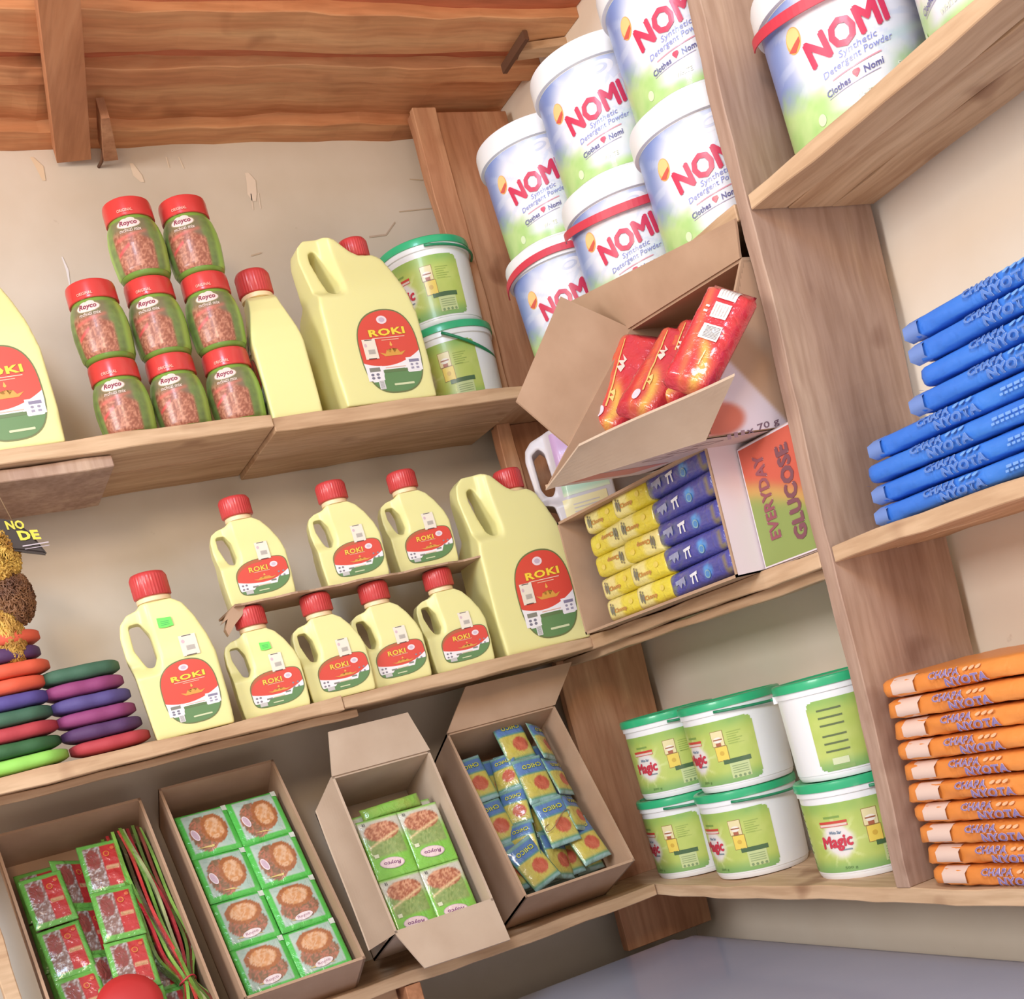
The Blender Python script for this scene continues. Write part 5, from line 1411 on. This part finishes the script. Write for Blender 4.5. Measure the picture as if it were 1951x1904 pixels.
red_at(0, (1145, 832), (1232, 640), -.085, .012, .35, 'red and yellow packet at the left wall of the tilted carton', .9)
red_at(1, (1210, 800), (1312, 632), -.090, .015, .35, 'red and yellow packet second from the left in the tilted carton', .85)
red_at(0, (1252, 778), (1346, 618), -.060, .030, .35, 'red and yellow packet third from the left, partly behind the bar code one', .85)
red_at(2, (1304, 750), (1402, 556), -.135, -.055, .10, 'red packet with white panels and a bar code, rightmost in the tilted carton', .80)

# ------------------------------------------------------------------ milky jug behind the cartons
outer = [(-.040, 0), (.055, 0), (.058, .02), (.058, .12), (.050, .145), (.030, .158), (-.030, .158), (-.058, .150), (-.070, .138), (-.074, .12), (-.070, .055), (-.062, .042), (-.045, .036)]
hole = [(-.061, .128), (-.048, .136), (-.040, .126), (-.036, .066), (-.043, .054), (-.054, .057), (-.060, .070)]
mb = jug_body('milky_body', outer, hole, .090, (.11, .158, .8), .0024, 6, (.04, -.03)); mb.materials.clear(); mb.materials.append(MATS['milky_plastic'])
zc_ = float(cTL[2]) + .002
jy = y_at(1098, .045, zc_)
t = thing('clear_jug', 'milky plastic jug with a handle and purple green label, behind the carton flaps', 'jug', (.060, jy - .012, zc_), math.radians(-32))
obj('body', mb, t); mp = bvh_map(mb)
def paint_l(U, V):
    n = fbm(U, V, 40, 171); c = blend((196, 160, 206), (170, 206, 176), sm(.10, .07, V + .012 * (n - .5))); return blend(c, (214, 226, 190), sm(.055, .045, V))
a = Art(); a.grid(-.026, .045, .052, .150, .003, paint_l, 0); obj('label', a.build('jug_label', mp, 'print_gloss', None), t)
a = Art(); a.rect(-.030, .002, .044, .040, (240, 228, 170), 2); 
for q in range(4): a.rect(-.014, .010 + q * .006, .030, .012 + q * .006, (206, 196, 190), 3)
obj('lower_label', a.build('lower_label', mp, 'print_gloss', .006), t)
obj('cap', lathe_mesh('milky_cap', [(.020, .157), (.021, .158), (.021, .174), (.018, .177), (.005, .177)], 'milky_plastic', 40), t)

# ------------------------------------------------------------------ long wrapped bundles on the right
def bundle_kit(L, D, H, base, dark, kind, seed):
    """long soft parcel: axis -y, end gathered at the left; front face at x = 0"""
    r = random.Random(seed); n = 60; m = 24; V = []; F = []; Cc = []
    ph = [r.uniform(0, 6.28) for _ in range(6)]; tuft = r.uniform(.6, 1.2)
    for i in range(n + 1):
        s = i / n; y = .010 - (L + .010) * (s ** 1.5)
        g = 1.0 if y < -.014 else max(.16, 1 - ((y + .014) / .022) * .80 * tuft)
        if y > .007: g = .34
        for k in range(m):
            a = 2 * PI * k / m; c, sn = math.cos(a), math.sin(a); e = 2 / 5.5
            x = D / 2 * (abs(c) ** e) * (1 if c > 0 else -1); z = H / 2 * (abs(sn) ** e) * (1 if sn > 0 else -1)
            w = (.0009 * math.sin(y * 47 + ph[0] + k) + .0007 * math.sin(y * 118 + ph[1] + 2 * k) + .0007 * math.sin(y * 230 + 5 * k)) * (1.4 if kind == 'orange' else .8)
            wr = .0022 * (1 - g) * math.sin(k * 3 + ph[2])
            V.append((D / 2 + (x + w) * (g if x > 0 else (.35 + .65 * g) if g < 1 else 1), y + .004 * (1 - g) * math.sin(k * 2 + ph[3]), H / 2 + (z + w * .4) * g + wr)); q = .5 + .5 * math.sin(y * 23 + ph[4] + k * .4)
            Cc.append(lin(blend(base, dark, np.array([.45 * q]))[0]))
    for i in range(n):
        for k in range(m): a = i * m + k; b = i * m + (k + 1) % m; F.append((a, b, b + m, a + m))
    F.append(tuple(range(m - 1, -1, -1))); F.append(tuple(n * m + k for k in range(m)))
    me = mesh_np('bundle_wrap', V, F, 'wrap', Cc, smooth=True)
    def f(u, v, l):           # u along the bundle from the left end, v up
        s = min(1, abs((v - H / 2) / (H / 2))); xx = D / 2 * (1 - (1 - s ** 5.5) ** (1 / 5.5)); return (xx - .0026 - l, -u, v)
    k = Kit(); k.add('wrap', me)
    a = Art(); u0 = r.uniform(-.006, .006)
    if kind == 'orange':
        a.rect(.030, .001, .066, H - .001, (226, 196, 180), 0); tc, oc, sc2 = (128, 112, 170), (234, 214, 232), (244, 176, 130); u0 += .090
    else:
        a.rect(.004, .001, .024, H - .001, (96, 130, 200), 0) if r.random() > .5 else a.rect(.004, .001, .005, .002, (96, 130, 200), 0); tc, oc, sc2 = (74, 122, 206), (156, 186, 232), (98, 156, 224); u0 += .085
    a.text('CHAPA', u0 + .020, H * .74, H * .30, tc, w=.044, bold=.0, layer=4, outline=.045, ocol=oc, fat=.0003)
    a.text('NYOTA', u0 + .050, H * .32, H * .38, tc, w=.058, bold=.0, layer=4, outline=.045, ocol=oc, fat=.0005)
    for q in range(3): a.ell(u0 + .052 + q * .009, H * .78, .0040, H * .07, sc2, 2, 12, .3)
    if kind == 'blue':
        for q in range(9): a.rect(u0 + .110 + q * .0085, H * .50, u0 + .1165 + q * .0085, H * .62, (104, 156, 226), 3); a.rect(u0 + .108 + q * .006, H * .32, u0 + .112 + q * .006, H * .42, (104, 156, 226), 3)
    k.add('print', a.build('bundle_print', f, 'print_matte', .006)); return k
ok_ = [bundle_kit(.55, .15, .0256, (226, 142, 68), (212, 122, 52), 'orange', s) for s in (201, 202, 203)]
off = [.030, .020, .014, .010, .006, .004, .006, .006, .003, .000]
for i in range(10):
    lb = {0: 'orange bundle at the bottom of the stack on the lowest right shelf', 9: 'orange bundle on top of the stack'}.get(i, f'orange bundle, number {i + 1} up from the shelf in the stack of ten')
    ok_[i % 3].stamp('orange_bundle', lb, 'bundle', (.004 + .002 * (i % 2), -.6015 - off[i] * .4 + random.uniform(-.001, .001), ZB + .0005 + i * .0259), 0, 'orange bundles stacked on the bottom right shelf')
bk_ = [bundle_kit(.55, .15, .0243, (62, 126, 214), (50, 104, 206), 'blue', s) for s in (211, 212, 213)]
ends = [(1672, 985), (1662, 940), (1640, 885), (1650, 835), (1735, 760), (1738, 712), (1735, 665), (1722, 632)]
blb = ['bottom blue bundle lying on the middle right shelf', 'blue bundle second from the shelf', 'blue bundle third from the shelf, its end sticking out furthest', 'blue bundle fourth from the shelf, last of the lower ones sticking out left',
       'blue bundle resting set back on the four lower ones', 'blue bundle sixth from the shelf', 'blue bundle just under the top one', 'topmost blue bundle against the pale wall']
for i, (u, v) in enumerate(ends):
    p = at(u, v, 'x', .012)
    bk_[i % 3].stamp('blue_bundle', blb[i], 'bundle', (.010 + .003 * (i % 2), min(float(p[1]) + .004, -.6015), ZM + .0005 + i * .02455), 0, 'blue bundles stacked on the middle right shelf')

# ------------------------------------------------------------------ coloured pads on the left
def pad_mat(name, c):
    m = base_mat(name, c, 0.7); t = nd(m, 'ShaderNodeTexCoord'); n = nd(m, 'ShaderNodeTexNoise', Scale=220.0, Detail=3.0)
    lk(m, t.outputs['Object'], n.inputs['Vector']); bump(m, n.outputs['Fac'], .35, .001)
def pad_mesh(L, D, H, mat, seed):
    """soft lens-shaped pad with pointed ends and a rolled upper lip"""
    r = random.Random(seed); V = []; F = []; nu, m = 36, 14; p1 = r.uniform(0, 6)
    for i in range(nu + 1):
        s = -1 + 2 * i / nu; x = s * L / 2; w = max(.03, (1 - abs(s) ** 3.2)) ** .6
        for k in range(m):
            a = 2 * PI * k / m; c, sn = math.cos(a), math.sin(a); e = .55
            y = D / 2 * w * (abs(c) ** e) * (1 if c > 0 else -1); hh = H / 2 * (.35 + .65 * w)
            z = hh * (abs(sn) ** e) * (1 if sn > 0 else -1)
            lip = .0022 * (1 if sn > .2 else 0) * (abs(c) > .6)
            V.append((x, y + .001 * math.sin(s * 9 + p1), z + lip + .0022 * (s * s)))
    for i in range(nu):
        for k in range(m): a = i * m + k; b = i * m + (k + 1) % m; F.append((a, a + m, b + m, b))
    F.append(tuple(range(m))); F.append(tuple(nu * m + k for k in range(m - 1, -1, -1)))
    return mesh_np('pad', V, F, mat)
PADC = {'green': (62, 100, 78), 'magenta': (142, 62, 112), 'violet': (86, 74, 132), 'plum': (84, 52, 96), 'red': (176, 60, 68), 'orange': (218, 92, 64), 'lime': (146, 206, 92), 'darkgreen': (50, 96, 56), 'navy': (84, 72, 140)}
for k_, c_ in PADC.items(): pad_mat('pad_' + k_, c_)
right = [('red', 'red scouring pad at the bottom of the right pad stack'), ('plum', 'dark plum scouring pad on the red one at the bottom right'), ('magenta', 'magenta scouring pad in the lower half of the right stack'), ('violet', 'violet scouring pad between the two magenta ones'), ('magenta', 'magenta scouring pad directly under the dark green top one'), ('green', 'dark green scouring pad on top of the right stack')]
hp = .0208
rx = [(205, 0), (190, 0), (183, 0), (178, 0), (165, 0), (155, 0)]
for i, (c_, lb) in enumerate(right):
    z = ZM + hp * (i + .5) + .0015; x = x_at([212, 196, 184, 174, 160, 152][i] - 0, .045, z)
    o = obj('scouring_pad', pad_mesh(.112, .085, hp * .94, 'pad_' + c_, i), loc=(x, .050, z), rot=(0, 0, random.uniform(-.08, .08))); tag(o, lb, 'pad', 'scouring pads in two stacks')
left = [('lime', 'bright lime scouring pad at the bottom of the left stack', 35), ('darkgreen', 'dark green scouring pad just above the lime one', 20), ('red', 'red scouring pad in the left stack', 15), ('green', 'green scouring pad above the red one in the left stack', 5), ('navy', 'violet blue scouring pad in the left stack', -2), ('orange', 'short orange scouring pad above the violet blue one', -8), ('orange', 'orange scouring pad sticking out right in the left stack', -2), ('plum', 'dark purple scouring pad under the topmost orange one', -20), ('orange', 'topmost orange scouring pad of the left stack', -22)]
for i, (c_, lb, px) in enumerate(left):
    z = ZM + hp * (i + .5) + .0015; x = x_at(px + 8, .040, z)
    o = obj('scouring_pad', pad_mesh(.125, .085, hp * .94, 'pad_' + c_, 20 + i), loc=(x, .045, z), rot=(0, 0, random.uniform(-.08, .08))); tag(o, lb, 'pad', 'scouring pads in two stacks')

# hanging bundle of golden fibre and the black packet above it
def fibre_mat(name, a, b):
    m = base_mat(name, rough=.55); t = nd(m, 'ShaderNodeTexCoord'); n = nd(m, 'ShaderNodeTexNoise', Scale=40.0, Detail=2.0); lk(m, t.outputs['Object'], n.inputs['Vector'])
    r = ramp(m, [(.35, a), (.65, b)]); lk(m, n.outputs['Fac'], r.inputs[0]); lk(m, r.outputs[0], bsdf(m).inputs['Base Color'])
fibre_mat('fibre', (170, 120, 50), (226, 186, 90)); fibre_mat('fibre_dark', (96, 60, 40), (140, 96, 60))
def fibre_bundle():
    c = at(-6, 1100, 'y', .02); top = ZT - TH
    t = thing('fibre_bundle', 'bundle of golden scrubbing fibre hanging at the left edge above the pads', 'fibre', (float(c[0]), .02, float(c[2])))
    r = random.Random(5)
    def lobe(cx, cz, rx, rz, n, mat, name):
        V = []; F = []; Cc = 0
        for q in range(n):
            th = r.uniform(0, 6.28); u = r.uniform(-1, 1); rr = math.sqrt(1 - u * u)
            A = Vector((rr * math.cos(th), rr * math.sin(th), u)); B = Vector((r.uniform(-1, 1), r.uniform(-1, 1), r.uniform(-1, 1))).normalized(); B = (B - A * B.dot(A)).normalized()
            pts = [Vector((cx, 0, cz)) + Vector((rx * v_.x, rx * .8 * v_.y, rz * v_.z)) * (.86 + .16 * math.sin(k * 1.7 + q)) for k in range(11) for v_ in [A * math.cos(k * .22) + B * math.sin(k * .22)]]
            rad = r.uniform(.0007, .0016); b0 = len(V)
            for i, p in enumerate(pts):
                tg = (pts[min(i + 1, 10)] - pts[max(i - 1, 0)]).normalized(); s_ = tg.cross(Vector((.2, .3, 1))).normalized(); u_ = s_.cross(tg)
                for k in range(4): V.append(p + s_ * rad * math.cos(k * PI / 2) + u_ * rad * math.sin(k * PI / 2))
            for i in range(10):
                for k in range(4): F.append((b0 + i * 4 + k, b0 + i * 4 + (k + 1) % 4, b0 + i * 4 + 4 + (k + 1) % 4, b0 + i * 4 + 4 + k))
        me = mesh_np(name, V, F, mat); o = obj(name, me, t); o['kind'] = 'stuff'
    lobe(0, .030, .038, .050, 620, 'fibre', 'fibre_clump'); lobe(.012, -.030, .028, .040, 380, 'fibre_dark', 'dark_fibre_clump'); lobe(-.008, -.075, .022, .048, 480, 'fibre', 'fibre_clump')
    core = lathe_mesh('core', [(.002, -.105), (.008, -.09), (.012, -.05), (.016, 0), (.015, .04), (.008, .068), (.002, .074)], 'fibre_dark', 20); obj('core', core, t)
    obj('string', tube_mesh('string', [(0, 0, .07), (.002, 0, .12), (0, 0, top - float(c[2]))], .0012, 'rope', 6), t)
fibre_bundle()
p = [at(u, v, 'y', .0) for u, v in ((-40, 985), (8, 988), (34, 996), (60, 1016), (92, 1056), (40, 1050), (-40, 1046))]; b0 = p[1].copy()
t = thing('black_packet', 'dark pointed packet with yellow letters at the left edge', 'packet', (float(b0[0]), .0, float(b0[2])))
bm = bmesh.new(); vs = [bm.verts.new(tuple(q - b0)) for q in p]; f_ = bm.faces.new(vs); r_ = bmesh.ops.extrude_face_region(bm, geom=[f_])
for g in r_['geom']:
    if isinstance(g, bmesh.types.BMVert): g.co.y += .012
bmesh.ops.triangulate(bm, faces=bm.faces[:]); bmesh.ops.bevel(bm, geom=[e for e in bm.edges if e.calc_face_angle(0) > .8], offset=.003, segments=2, affect='EDGES')
obj('body', from_bm('black_packet', bm, 'black_pack', True, .9), t)
a = Art(); k0 = .00075
a.text('NO', .010, -.011, .012, (206, 200, 60), w=.024, bold=.04, rot=-.10, shear=-.2, layer=3); a.text('DE', .024, -.027, .013, (214, 210, 60), w=.030, bold=.05, rot=-.10, shear=-.2, layer=3); a.rect(.012, -.041, .046, -.0395, (190, 180, 190), 3); a.rect(.014, -.045, .046, -.044, (170, 160, 170), 3)
obj('print', a.build('packet_print', lambda u, v, l: (u, -.0006 - l, v), 'print_matte', None), t)
obj('string', tube_mesh('string', [(.01, .008, -.004), (-.01, .01, .10), (-.012, .012, ZT - TH - float(b0[2]))], .0008, 'rope', 6), t)
# stray straws on the fibre
